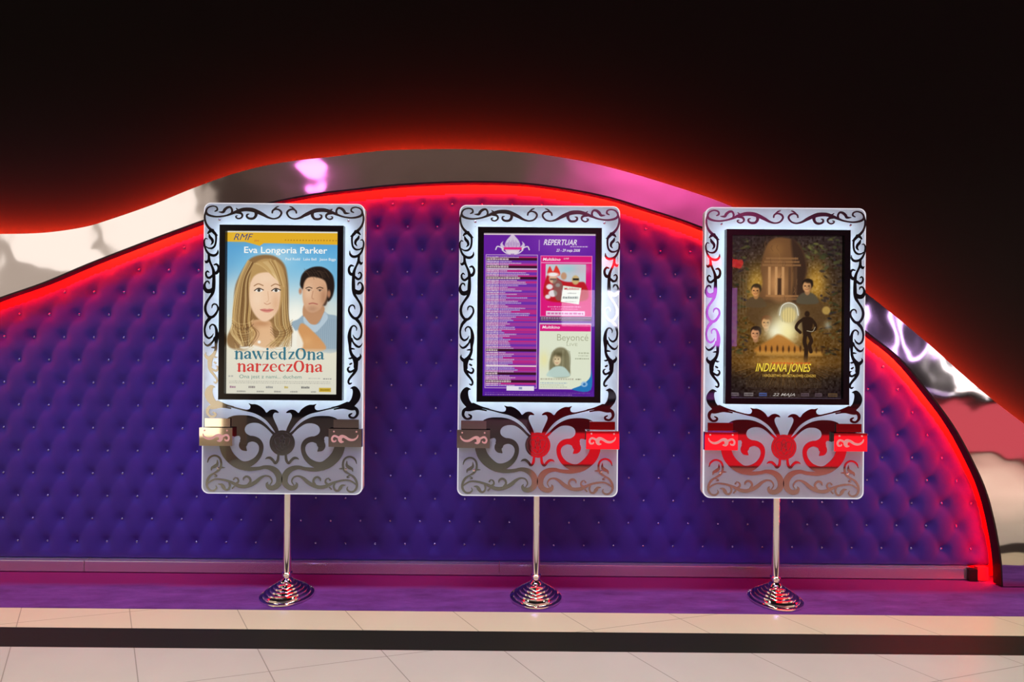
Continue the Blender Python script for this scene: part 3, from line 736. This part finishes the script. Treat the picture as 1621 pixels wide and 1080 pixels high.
    text('lettering', 'Ona jest z nami... duchem', P, 126, 490, 916, 22, (112, 150, 140), parent)

def poster_programme(parent):
    P = Paint(48, 728, 38, 1024)
    P.grad([38, 300, 1024], [(104,34,158), (100,32,160), (88,26,150)])
    P.glow(520, 90, 160, 90, (140,70,186), .7); P.glow(60, 900, 60, 200, (84,30,170), .6); P.glow(600, 560, 140, 100, (140,90,190), .4)
    P.rect(48, 728, 38, 50, (226,206,214)); P.rect(383, 388, 78, 145, (190,140,205), .9)
    # crest: leaf crown over a pink ribbon
    cr = (232, 222, 230)
    P.poly([(225,44),(244,62),(262,84),(272,110),(270,140),(250,162),(200,162),(180,140),(178,110),(188,84),(206,62)], cr, .85, 2)
    for k in (-2, -1, 0, 1, 2):
        P.poly([(225 + k * 19, 132), (225 + k * 21 - 9, 106), (225 + k * 15, 70 + abs(k) * 10), (225 + k * 21 + 9, 106)], (128,70,160), .45, 1.5)
        P.line([(225 + k * 19, 128), (225 + k * 20, 100), (225 + k * 14, 74 + abs(k) * 9)], 3, cr, .9)
    for sg in (-1, 1):
        P.poly([(225 + sg * 44, 128), (225 + sg * 60, 104), (225 + sg * 56, 88), (225 + sg * 74, 108), (225 + sg * 62, 140)], cr, .85, 2)
        P.line([(225 + sg * 54, 136), (225 + sg * 72, 124), (225 + sg * 92, 120), (225 + sg * 101, 138)], 7, cr, .95)
        P.line([(225 + sg * 14, 164), (225 + sg * 40, 158), (225 + sg * 62, 140)], 7, cr, .9)
    P.rect(172, 280, 124, 138, (226,30,128), .95, 2); P.ell(225, 152, 34, 9, (232,220,228), .8)
    # left column: the list of showings
    P.rect(64, 378, 168, 974, (214,178,214), .85); P.rect(68, 374, 172, 970, (112,50,172))
    for k in range(22):
        y = 182 + k * 36; P.rect(68, 374, y, y + 14 + (k % 3) * 4, (176,62,150), .75)
    heads = [190, 240, 308, 740, 882, 930]
    y = 184
    while y < 962:
        hd = any(abs(y - h_) < 6 for h_ in heads)
        if hd:
            P.rect(68, 374, y - 7, y + 9, (62,22,44)); wd = random.choice([70, 150, 200, 130]); P.marks(72, 72 + wd, y + 1, 12, (224,206,206), .85, 8, 18, 2)
        else:
            wd = random.uniform(110, 260) * (.75 if y > 560 else 1); P.marks(72, 145, y, 7, (228,216,224), .85, 10, 26, 2)
            P.marks(150, 72 + wd, y, 7, (212,196,216), .8, 5, 12, 2)
            if random.random() < .3: P.rect(72 + wd, 374, y - 4, y + 4, (206,40,120), .8)
        y += 10.5 if not hd else 15
    P.rect(72, 374, 252, 258, (230,216,222)); P.rect(72, 374, 836, 843, (236,226,226)); P.rect(196, 362, 960, 988, (232,226,238)); P.rect(270, 290, 966, 980, (150,150,190))
    # upper advert
    P.rect(394, 706, 172, 540, (236,130,190)); P.rect(398, 702, 176, 536, (224,28,124)); P.rect(398, 702, 212, 218, (240,150,200))
    P.rect(426, 668, 224, 438, (196,206,214))
    P.glow(620, 250, 60, 30, (214,182,196), .7); P.glow(560, 250, 60, 24, (150,206,214), .7)
    P.poly([(430,440),(430,300),(470,290),(520,320),(560,330),(620,330),(666,340),(668,440)], (190,30,40), 1, 4)
    for x, y_, r, c in ((470, 310, 30, (226,180,150)), (535, 295, 22, (196,150,118)), (606, 318, 28, (206,176,120))): P.ell(x, y_, r * .8, r, c, 1, 4)
    P.poly([(438,290),(450,236),(470,268),(490,232),(512,290)], (226,60,50), 1, 3); P.ell(470, 286, 34, 12, (244,240,238), 1, 4)
    P.rect(590, 626, 308, 320, (30,28,30), .95, 3); P.rect(452, 492, 310, 320, (60,40,40), .7, 3)
    for x, y_, r in ((450, 360, 20), (470, 400, 26), (440, 420, 16), (500, 350, 14)): P.ell(x, y_, r, r * .8, (238,236,238), .95, 4)
    P.poly([(470,320),(520,330),(540,420),(490,436)], (120,110,100), .7, 4)
    P.poly([(532,352),(642,366),(628,466),(518,450)], (232,236,222), 1, 2, False); P.marks(560, 610, 398, 6, (120,120,110), .7); P.marks(530, 622, 424, 14, (60,80,60), .7, 8, 14, 3); P.marks(545, 610, 448, 5, (140,140,120), .6)
    P.marks(440, 640, 480, 8, (244,190,224), .8); P.marks(460, 620, 494, 7, (244,190,224), .7); P.rect(430, 664, 506, 534, (240,214,234)); P.marks(438, 655, 520, 12, (206,70,150), .7, 10, 24, 5)
    P.rect(396, 704, 540, 566, (92,60,88)); P.marks(400, 700, 548, 8, (200,180,210), .7); P.marks(400, 660, 560, 6, (180,160,200), .6)
    # lower advert
    P.rect(390, 704, 578, 978, (216,190,216)); P.rect(394, 700, 586, 628, (218,34,130)); P.rect(394, 700, 628, 974, (226,232,208))
    P.poly([(704,820),(700,900),(650,950),(590,978),(704,980)], (40,120,186), 1, 2); P.ell(664, 946, 20, 16, (150,190,226), .9, 3); P.ell(664, 946, 8, 8, (40,110,176), .9, 2)
    P.glow(420, 800, 30, 50, (240,228,150), .6)
    P.poly([(470,760),(500,728),(545,730),(572,770),(576,840),(570,900),(470,900),(452,830)], (128,122,92), .95, 6)
    P.ell(498, 800, 24, 34, (222,200,160), 1, 4); P.glow(508, 768, 30, 16, (86,78,52), .9)
    for k in range(14): P.line([(470 + k * 8, 740 + random.uniform(0, 14)), (462 + k * 9, 800), (470 + k * 8, 880)], 4, random.choice([(90,84,58), (178,172,136), (120,112,80)]), .5 if not 2 < k < 8 else .0)
    P.poly([(440,900),(470,850),(520,838),(556,856),(572,900)], (190,214,206), .95, 4)
    for ex in (489, 507): P.ell(ex, 796, 4, 3, (84,70,50), .9, 2)
    P.line([(490,818),(498,820),(506,818)], 4, (190,120,100), .8)
    P.marks(628, 690, 758, 9, (172,178,150), .8); P.marks(628, 690, 774, 7, (172,178,150), .7); P.marks(608, 690, 792, 8, (140,146,120), .7)
    P.marks(400, 600, 916, 10, (170,160,140), .7); P.marks(612, 644, 916, 8, (110,110,90), .8); P.marks(400, 560, 940, 6, (120,150,190), .6); P.marks(400, 540, 952, 5, (150,150,140), .6); P.marks(400, 560, 964, 5, (150,150,140), .6)
    P.marks(560, 690, 604, 0.1, (240,150,200), .0)
    P.marks(66, 700, 1000, 5, (140,110,160), .6); P.marks(66, 590, 1012, 6, (170,150,170), .7)
    P.marks(572, 680, 117, 7, (226,206,232), .8, 8, 16, 3)
    P.build('print', PW, PH, parent)
    text('lettering', 'REPERTUAR', P, 412, 612, 108, 34, (244, 232, 246), parent, .3, .02)
    text('lettering', '23 - 29 maja 2008', P, 488, 632, 148, 17, (240, 228, 244), parent, .3, .012)
    for y in (203, 612): text('lettering', 'Multikino', P, 408, 514, y, 18, (252, 236, 246), parent, .2, .02)
    text('lettering', 'LIVE', P, 534, 566, 194, 9, (250, 230, 244), parent, .3)
    text('lettering', 'Multikino', P, 540, 628, 378, 14, (210, 40, 60), parent, 0, .02)
    text('lettering', 'Beyoncé', P, 498, 686, 684, 42, (176, 180, 150), parent); text('lettering', 'LIVE', P, 556, 622, 716, 18, (182, 186, 158), parent)

def poster_adventure(parent):
    P = Paint(50, 716, 44, 1020)
    P.grad([44, 300, 600, 800, 900, 1020], [(46,36,38), (58,44,34), (80,58,30), (96,66,30), (40,30,26), (34,24,30)])
    P.glow(370, 560, 230, 330, (150,104,40), .75); P.glow(210, 350, 60, 110, (206,160,66), .85); P.glow(560, 330, 60, 120, (206,156,64), .85)
    P.noise(10, 5)
    # leaves of a dark wood on both sides
    for k in range(150):
        sd = random.choice((-1, 1)); x = 375 + sd * random.uniform(215, 330); y = random.uniform(60, 760); a = random.uniform(-40, 40)
        P.ell(x, y, random.uniform(6, 22), random.uniform(3, 9), random.choice([(50,56,34), (30,26,24), (74,76,44), (44,38,44), (92,88,50)]), .7, 3, a)
    for k in range(30): P.ell(random.uniform(440, 600), random.uniform(90, 190), 14, 6, random.choice([(78,84,48), (60,64,40), (110,108,58)]), .6, 3, random.uniform(0, 90))
    for x in (108, 126, 144): P.rect(x, x + 8, 280, 520, (112,92,66), .5, 3)
    # tall rock with a ruined temple front cut into it, lit from the left
    P.poly([(236,440),(244,330),(232,240),(250,150),(280,84),(330,58),(400,64),(452,92),(486,150),(504,240),(490,330),(498,440)], (112,76,46), 1, 6)
    P.poly([(410,66),(452,92),(486,150),(504,240),(490,330),(498,440),(420,440),(430,300),(420,180)], (54,38,30), .9, 10)
    P.glow(320, 130, 50, 50, (146,102,58), .8); P.glow(330, 330, 60, 90, (204,146,92), .9)
    for y in (176, 196, 216): P.rect(262 - (y - 176) * .5, 452 + (y - 176) * .4, y, y + 12, (150,106,66), .8, 3)
    for x in (276, 316, 356, 396, 432): P.rect(x, x + 15, 232, 400, (208,154,100) if x < 390 else (96,66,44), .85, 3)
    P.rect(332, 354, 300, 400, (44,28,22), .8, 4); P.rect(262, 456, 400, 412, (170,118,72), .8, 3); P.rect(246, 470, 416, 430, (140,96,60), .8, 3)
    for k in range(30): x = random.uniform(246, 480); y = random.uniform(80, 430); P.line([(x, y), (x + random.uniform(-8, 8), y + 16), (x + random.uniform(-8, 8), y + 34)], 3, random.choice([(70,48,32), (170,120,74)]), .4)
    P.poly([(150,520),(200,440),(280,420),(340,446),(440,440),(500,400),(600,440),(612,560),(470,620),(240,600)], (86,62,38), .8, 14)
    # four small anonymous portraits
    def head(x, y, r, hc, fc, cloth=None):
        if cloth: P.poly([(x - r * 1.8, y + r * 3), (x - r, y + r * 1.3), (x + r, y + r * 1.3), (x + r * 1.9, y + r * 3)], cloth, 1, 5)
        P.ell(x, y + r, r * .45, r * .6, tuple(c * .8 for c in fc), 1, 3); P.ell(x + r * .06, y - r * .35, r * .95, r * .95, hc, 1, 4); P.ell(x - r * .08, y + r * .1, r * .72, r * .95, fc, 1, 3); P.ell(x + r * .2, y - r * .85, r * .7, r * .35, hc, .9, 4); P.glow(x + r * .4, y + r * .2, r * .3, r * .6, tuple(c * .6 for c in fc), .7); P.line([(x - r * .08, y), (x - r * .14, y + r * .3), (x, y + r * .34)], 2.5, tuple(c * .65 for c in fc), .7)
        for e_ in (-.4, .25): P.ell(x + e_ * r, y, r * .16, r * .1, (50,34,24), .9, 2)
        P.line([(x - r * .4, y + r * .55), (x - .1 * r, y + r * .6), (x + r * .2, y + r * .55)], 3, (140,70,50), .8)
    head(205, 375, 32, (60,46,30), (214,150,90), (92,72,48)); head(508, 345, 34, (38,28,22), (206,150,100), (88,78,60))
    head(268, 565, 34, (108,64,34), (206,148,92)); head(205, 630, 34, (42,28,22), (214,150,104))
    # burst of light, pale dome
    P.glow(370, 590, 80, 90, (255,244,190), .95); P.glow(330, 620, 60, 50, (255,252,220), .9); P.glow(395, 620, 50, 60, (255,240,170), .8)
    P.ell(400, 505, 62, 60, (196,190,160), .75, 8); P.ell(400, 520, 44, 46, (232,206,130), .8, 8); P.line([(345,520),(360,465),(400,446),(442,466),(456,520)], 6, (236,234,214), .85)
    for k in range(6): P.line([(360 + k * 16, 470), (362 + k * 15, 560)], 3, (150,138,90), .5)
    P.poly([(200,740),(300,660),(345,635),(420,680),(470,745)], (186,120,50), .9, 8); P.rect(210, 600, 735, 762, (206,150,70), .7, 8)
    # runner seen against the light
    dk = (48, 32, 22)
    P.ell(508, 512, 15, 18, dk, 1, 3); P.poly([(478,540),(500,528),(532,532),(544,560),(534,610),(526,640),(488,640),(482,600)], dk, 1, 4)
    P.line([(482,545),(456,566),(444,596),(468,622)], 18, dk, 1, 3); P.line([(536,545),(556,572),(558,600),(530,614)], 17, dk, 1, 3)
    P.line([(498,636),(494,680),(504,720),(502,790)], 24, dk, 1, 4); P.line([(520,636),(534,672),(524,700),(532,736)], 22, dk, 1, 4)
    P.line([(556,590),(540,616),(508,612)], 4, (220,206,170), .7)
    for k in range(11): P.ell(232 + k * 34 + (60 if k > 7 else 0), 722 + random.uniform(-4, 4), 6, 18, (70,42,22), .85, 3)
    P.ell(620, 490, 24, 24, (196,160,84), .8, 5); P.glow(630, 580, 20, 24, (196,190,170), .6)
    for k in range(40):
        a = random.uniform(.15, math.pi - .15); P.line([(380 + 190 * math.cos(a), 800 + 60 * math.sin(a)), (380 + 320 * math.cos(a), 800 + 140 * math.sin(a))], 3, (150,104,50), .25)
    P.glow(380, 800, 160, 30, (210,150,66), .85)
    for y in range(912, 956, 9): P.marks(150, 596, y, 5, (104,82,58), .55)
    for x, wd, c in ((62, 46, (150,140,140)), (140, 54, (170,160,160)), (228, 46, (90,120,210)), (476, 48, (120,100,110)), (558, 42, (120,100,110)), (636, 54, (130,100,60))): P.rect(x, x + wd, 984, 1004, c, .6); P.marks(x + 4, x + wd - 4, 994, 8, (44,34,40), .7, 5, 9, 2)
    P.rect(50, 716, 1014, 1020, (120,104,124))
    for sc in (P.ell,): pass
    P.build('print', PW, PH, parent)
    text('title_lettering', 'INDIANA JONES', P, 206, 534, 856, 50, (246, 214, 70), parent, .35, .03)
    text('lettering', 'INDIANA JONES', P, 300, 530, 812, 12, (226, 84, 30), parent, .2, .02)
    text('lettering', 'I KRÓLESTWO KRYSZTAŁOWEJ CZASZKI', P, 250, 560, 888, 15, (222, 178, 76), parent, 0, .01)
    text('lettering', '22 MAJA', P, 308, 440, 1002, 17, (176, 166, 160), parent, .35, .02)

# ------------------------------------------------------------------ display stands
PLATE_Y = 2.92; POLE_Y = 3.0
PT, PB = 2.054, .560
HW = 127 * K
def lathe_base():
    return [(r, z * (.8 if z > .03 else 1) + (.006 if z > .03 else 0)) for r, z in _base()]
def _base():
    return [(.134, 0), (.137, .004), (.136, .011), (.130, .014), (.121, .015), (.1195, .024), (.114, .028), (.104, .029), (.1025, .038), (.097, .042), (.087, .043), (.0855, .052), (.080, .056), (.069, .057), (.0675, .066), (.062, .070), (.051, .071), (.0495, .080), (.044, .086), (.034, .090), (.031, .100), (.024, .108), (.0215, .112)]
def holder(parent, sg):
    """mirror-faced leaflet pocket screwed to the plate near its edge"""
    w_, h_, dp = 52 * K, 28.5 * K, .022
    xc = sg * 101.5 * K; zt = -(PT - PT) - 355 * K; zb = zt - h_
    hd = empty('leaflet_holder', (xc, -.0025, zb), parent)
    bm = bmesh.new()
    bmbox(bm, -w_ / 2, w_ / 2, -dp, -dp + .003, 0, h_); bmbox(bm, -w_ / 2, -w_ / 2 + .003, -dp + .003, 0, 0, h_); bmbox(bm, w_ / 2 - .003, w_ / 2, -dp + .003, 0, 0, h_)
    bmbox(bm, -w_ / 2 + .003, w_ / 2 - .003, -dp + .003, 0, 0, .003)
    frombm('pocket', bm, M['holder'], hd)
    bw = 40 * K
    bm = bmesh.new(); bmbox(bm, -bw / 2, bw / 2, -.006, -.002, .004, h_ + 14 * K); frombm('back_panel', bm, M['holder'], hd)
    fl = Flat()
    sx = w_ / 53; zz = lambda y: h_ - y * sx
    Q = [(6, 10, 1.2), (7.5, 14, 2.2), (13, 17.5, 3.2), (20, 17, 4), (28, 12.5, 4.2), (33, 13, 6), (35, 17, 6), (33, 20.5, 4.5), (29.5, 20.8, 2)]
    fl.ribbon([(-sg * (w_ / 2 - a * sx) * -1 * -1 if False else sg * (w_ / 2 - a * sx), zz(b), c * sx) for a, b, c in Q], -dp - .0012, -dp)
    Q = [(34, 17, 5), (38, 13.5, 3.4), (44, 11.5, 3.2), (47.5, 15.5, 3), (46, 20, 3), (42, 20, 2.2), (41, 18, 1.2)]
    fl.ribbon([(sg * (w_ / 2 - a * sx), zz(b), c * sx) for a, b, c in Q], -dp - .0010, -dp)
    fl.build('engraved_scroll', M['holder_scroll'], hd)
    for x in (-w_ * .34, w_ * .34):
        o = lathe('screw', [(.0045, 0), (.004, .0022), (.0015, .003)], M['holder_scroll'], hd, 14, (x, -dp, h_ - 4.5 * sx)); o.rotation_euler = (math.radians(90), 0, 0)

def emblem(parent):
    fl = Flat(); z = DISC[1]; r = 20 * K; y0, y1 = -.0028, -.002
    fl.ribbon([(r * .84 * math.cos(a), z + r * .84 * math.sin(a), r * .05) for a in np.linspace(0, 2 * math.pi, 33)], y0, y1, 1)
    for P in ([(-.5,-.1),(-.62,.3),(-.3,.42),(-.1,.1),(-.3,-.3),(-.5,-.1)], [(.5,-.1),(.62,.3),(.3,.42),(.1,.1),(.3,-.3),(.5,-.1)], [(0,-.55),(-.22,-.1),(-.16,.36),(0,.62),(.16,.36),(.22,-.1),(0,-.55)], [(-.55,-.3),(-.3,-.58),(0,-.68),(.3,-.58),(.55,-.3)], [(-.1,.1),(0,.3),(.1,.1),(0,-.1)]):
        fl.ribbon([(a * r, z + b * r, r * .06) for a, b in P], y0, y1, 5)
    return fl.build('rose_emblem', M['scroll_line'], parent)

def stand(X, label, poster_fn, poster_label):
    t = empty('display_stand', (X, POLE_Y, .003)); tag(t, label, 'display stand', 'illuminated poster stands')
    lathe('base', lathe_base(), M['chrome'], t, 72)
    lathe('pole', [(.0205, .10), (.0205, 1.2)], M['chrome'], t, 40)
    lathe('pole_collar', [(.024, .108), (.0265, .112), (.0265, .122), (.022, .127), (.0206, .128)], M['chrome'], t, 40)
    zt = PT - .003; dy = PLATE_Y - POLE_Y           # plate top, plate front in the stand's own axes
    H = PT - PB
    pf = empty('display_panel', (0, dy, zt), t)
    out = rrect(-HW, HW, -H, 0, 11 * K)
    fl = Flat(); inn = rrect(-HW + 1.5 * K, HW - 1.5 * K, -H + 1.5 * K, -1.5 * K, 10 * K)
    # front sheet of frosted acrylic: one face, closed behind by the tray
    mesh('frosted_sheet', [(p[0], 0, p[1]) for p in inn], [tuple(range(len(inn)))], M['plate'], pf)
    ring('edge_rim', out, inn, -.001, .010, M['rim'], pf)
    # tray behind
    tr0 = rrect(-HW + 1 * K, HW - 1 * K, -H + 1 * K, -1 * K, 10 * K); tr1 = rrect(-HW + 3 * K, HW - 3 * K, -H + 3 * K, -3 * K, 8 * K)
    ring('tray_wall', tr0, tr1, .010, .050, M['white'], pf)
    fb = Flat(); fb.poly(tr0[::-1], .050, .054, smooth=False); fb.build('tray_back', M['white'], pf)
    box('mounting_bracket', (-.06, .06, .054, .0615, -H + .02, -H + .5), M['house'], pf, .002)
    ornament('scroll_ornament', M['scroll'], pf, (0, -.0002, 0))
    emblem(pf)
    # display box
    fx = 97 * K; ft, fb_ = -36.5 * K, -(36.5 + 274) * K; bd = 9.3 * K
    o4 = [(-fx, fb_), (fx, fb_), (fx, ft), (-fx, ft)]; i4 = [(-fx + bd, fb_ + bd), (fx - bd, fb_ + bd), (fx - bd, ft - bd), (-fx + bd, ft - bd)]
    fr = ring('display_frame', o4, i4, -.034, -.003, M['frame'], pf)
    box('glass_pane', (-fx + bd, fx - bd, -.0205, -.0200, fb_ + bd, ft - bd), M['pane'], fr)
    for sx_ in (-1, 1):
        for vz in (27, 420):
            o = lathe('bolt', [(.0065, 0), (.006, .003), (.003, .0045)], M['chrome'], pf, 18, (sx_ * (102 if vz < 100 else 101) * K, -.0015, -vz * K)); o.rotation_euler = (math.radians(90), 0, 0)
    holder(pf, -1); holder(pf, 1)
    # cold tubes behind the sheet, round the display box
    for nm, c, sx_, sy_, pw in (('tube', (0, ft + .004), 2 * fx, .014, TP * 1.0), ('tube', (0, fb_ - .004), 2 * fx, .014, TP * 1.0), ('tube', (-fx - .002, (ft + fb_) / 2), .014, ft - fb_, TP * 1.35), ('tube', (fx + .002, (ft + fb_) / 2), .014, ft - fb_, TP * 1.35)):
        d = bpy.data.lights.new('backlight_tube', 'AREA'); d.shape = 'RECTANGLE'; d.size = sx_; d.size_y = sy_; d.energy = pw; d.color = (.80, .93, 1.0)
        o = bpy.data.objects.new('backlight_tube', d); C.objects.link(o); o.parent = pf; o.location = (c[0], .036, c[1]); o.rotation_euler = (math.radians(90), 0, 0)
    # the poster in the box
    po = empty('film_poster', (X, PLATE_Y - .012, PT + ft - 8 * K)); tag(po, poster_label, 'poster', 'backlit posters')
    poster_fn(po)
    return t
TP = .95
stand(-1.175, 'chrome-footed poster stand on the left, holding the bright poster with two portraits', poster_couple, 'bright backlit film poster with a fair-haired woman and a dark-haired man')
stand(.137, 'chrome-footed poster stand in the middle, holding the purple programme sheet', poster_programme, 'purple backlit cinema programme sheet with list of showings and two adverts')
stand(1.400, 'chrome-footed poster stand on the right, holding the dark brown and gold poster', poster_adventure, 'dark brown and gold backlit adventure film poster')

# ------------------------------------------------------------------ the foyer behind the photographer, seen in the mirrors
R_ = mat('red_counter_body', srgb(120, 10, 16), .3)
ct = empty('bar_counter', (0, -.7, 0)); tag(ct, 'long low counter with glowing red front reflected in the lower halves of the plates', 'counter')
box('counter_body', (.2, 7.4, -.5, .34, 0, .70), R_, ct); box('counter_top', (.17, 7.45, -.52, .36, .70, .74), M['frame'], ct, .005)
box('upper_front', (.22, 4.4, .34, .347, .37, .66), emis('dim_red_front', (1, .02, .03), .16), ct)
fp = box('glowing_front', (.22, 4.4, .34, .35, .02, .36), emis('red_backlit_front', (1, .010, .02), 1.9), ct)
box('glowing_front', (4.42, 7.38, .34, .35, .04, .66), emis('pink_backlit_front', (1, .13, .17), .8), ct)
cb = empty('display_cabinet', (-3.35, -.6, 0)); tag(cb, 'tall cream lit cabinet, reflected in the left edge of the leftmost plate', 'cabinet')
box('cabinet_body', (-.24, .24, -.25, .24, 0, 1.3), mat('cream_cabinet', srgb(220, 200, 170), .4), cb); box('lit_front', (-.2, .2, .24, .25, .3, 1.22), emis('cream_lit_front', (1, .78, .5), 2.2), cb)
for sx_, lb in ((-1, 'left'), (1, 'right')):  # unseen glowing panels, added to brighten the chrome poles and bases
    sw = box('side_glow_panel', (sx_ * 12.9 - .05, sx_ * 12.9 + .05, -3.2, 3.0, .2, 2.6), emis('side_panel_glow', (1, .86, .68), 1.8)); tag(sw, 'added glowing panel, out of view, along the far ' + lb + ' wall of the foyer', 'light panel')
# bright lamp wall on the left
lw = empty('lamp_wall', (-8.2, -3.98, 0)); tag(lw, 'row of big white round lamps high on the far left wall', 'lamp')
warm = emis('warm_white_lamp', (1, .90, .80), 1.45); dimw = emis('dim_lamp_board', (1, .84, .70), .6)
box('lamp_board', (-2.2, 2.7, 0, .02, 1.9, 4.9), dimw, lw)
for x, z, r in ((-1.7, 2.6, .55), (-.2, 3.3, .75), (1.35, 3.6, .7), (.6, 2.6, .45), (2.2, 3.7, .42), (-1.3, 3.9, .4)):
    o = lathe('round_lamp', [(r, 0), (r * .9, .10), (r * .5, .16), (.01, .18)], warm, lw, 32, (x, .02, z)); o.rotation_euler = (math.radians(-90), 0, 0)
sg = box('lilac_screen', (.85, 1.98, -3.985, -3.94, 1.62, 2.24), emis('lilac_screen_light', (.85, .80, 1), 4.5)); tag(sg, 'lilac glowing screen reflected in the right column of the middle plate', 'screen')
sg = box('magenta_screen', (3.35, 3.85, -3.985, -3.94, 1.3, 2.3), emis('magenta_screen_light', (.75, .16, 1), 2.6)); tag(sg, 'magenta glowing panel reflected in the left column of the rightmost plate', 'screen')
rn = tube('neon_tube', [(1.45, -3.9, 2.75), (2.2, -3.9, 2.62), (3.0, -3.9, 2.82), (3.9, -3.9, 2.7)], .07, emis('red_neon', (1, .01, .02), 7)); tag(rn, 'wavy red neon tube reflected in the columns beside the programme sheet', 'neon light', 'neon tubes')
vio = emis('violet_neon', (.75, .45, 1), 6); whi = emis('white_neon', (1, .93, .95), 5)
for cx, rr, m_, cz, lb in ((6.6, .32, vio, 1.5, 'left'), (7.45, .30, vio, 1.45, 'middle'), (8.2, .34, whi, 1.0, 'right')):
    P = [(cx - rr, -3.9, cz + .5)] + [(cx + rr * math.cos(a), -3.9, cz + rr * math.sin(a)) for a in np.linspace(math.pi, 2 * math.pi, 14)] + [(cx + rr, -3.9, cz + .5)]
    tag(tube('neon_tube', P, .045, m_), lb + ' of the three looped neon tubes on the far right wall', 'neon light', 'neon tubes')
gl = box('light_box', (8.0, 9.4, -3.985, -3.95, .1, .62), emis('warm_light_box', (1, .85, .82), 2.6)); tag(gl, 'warm white light box low on the far right wall', 'light box')
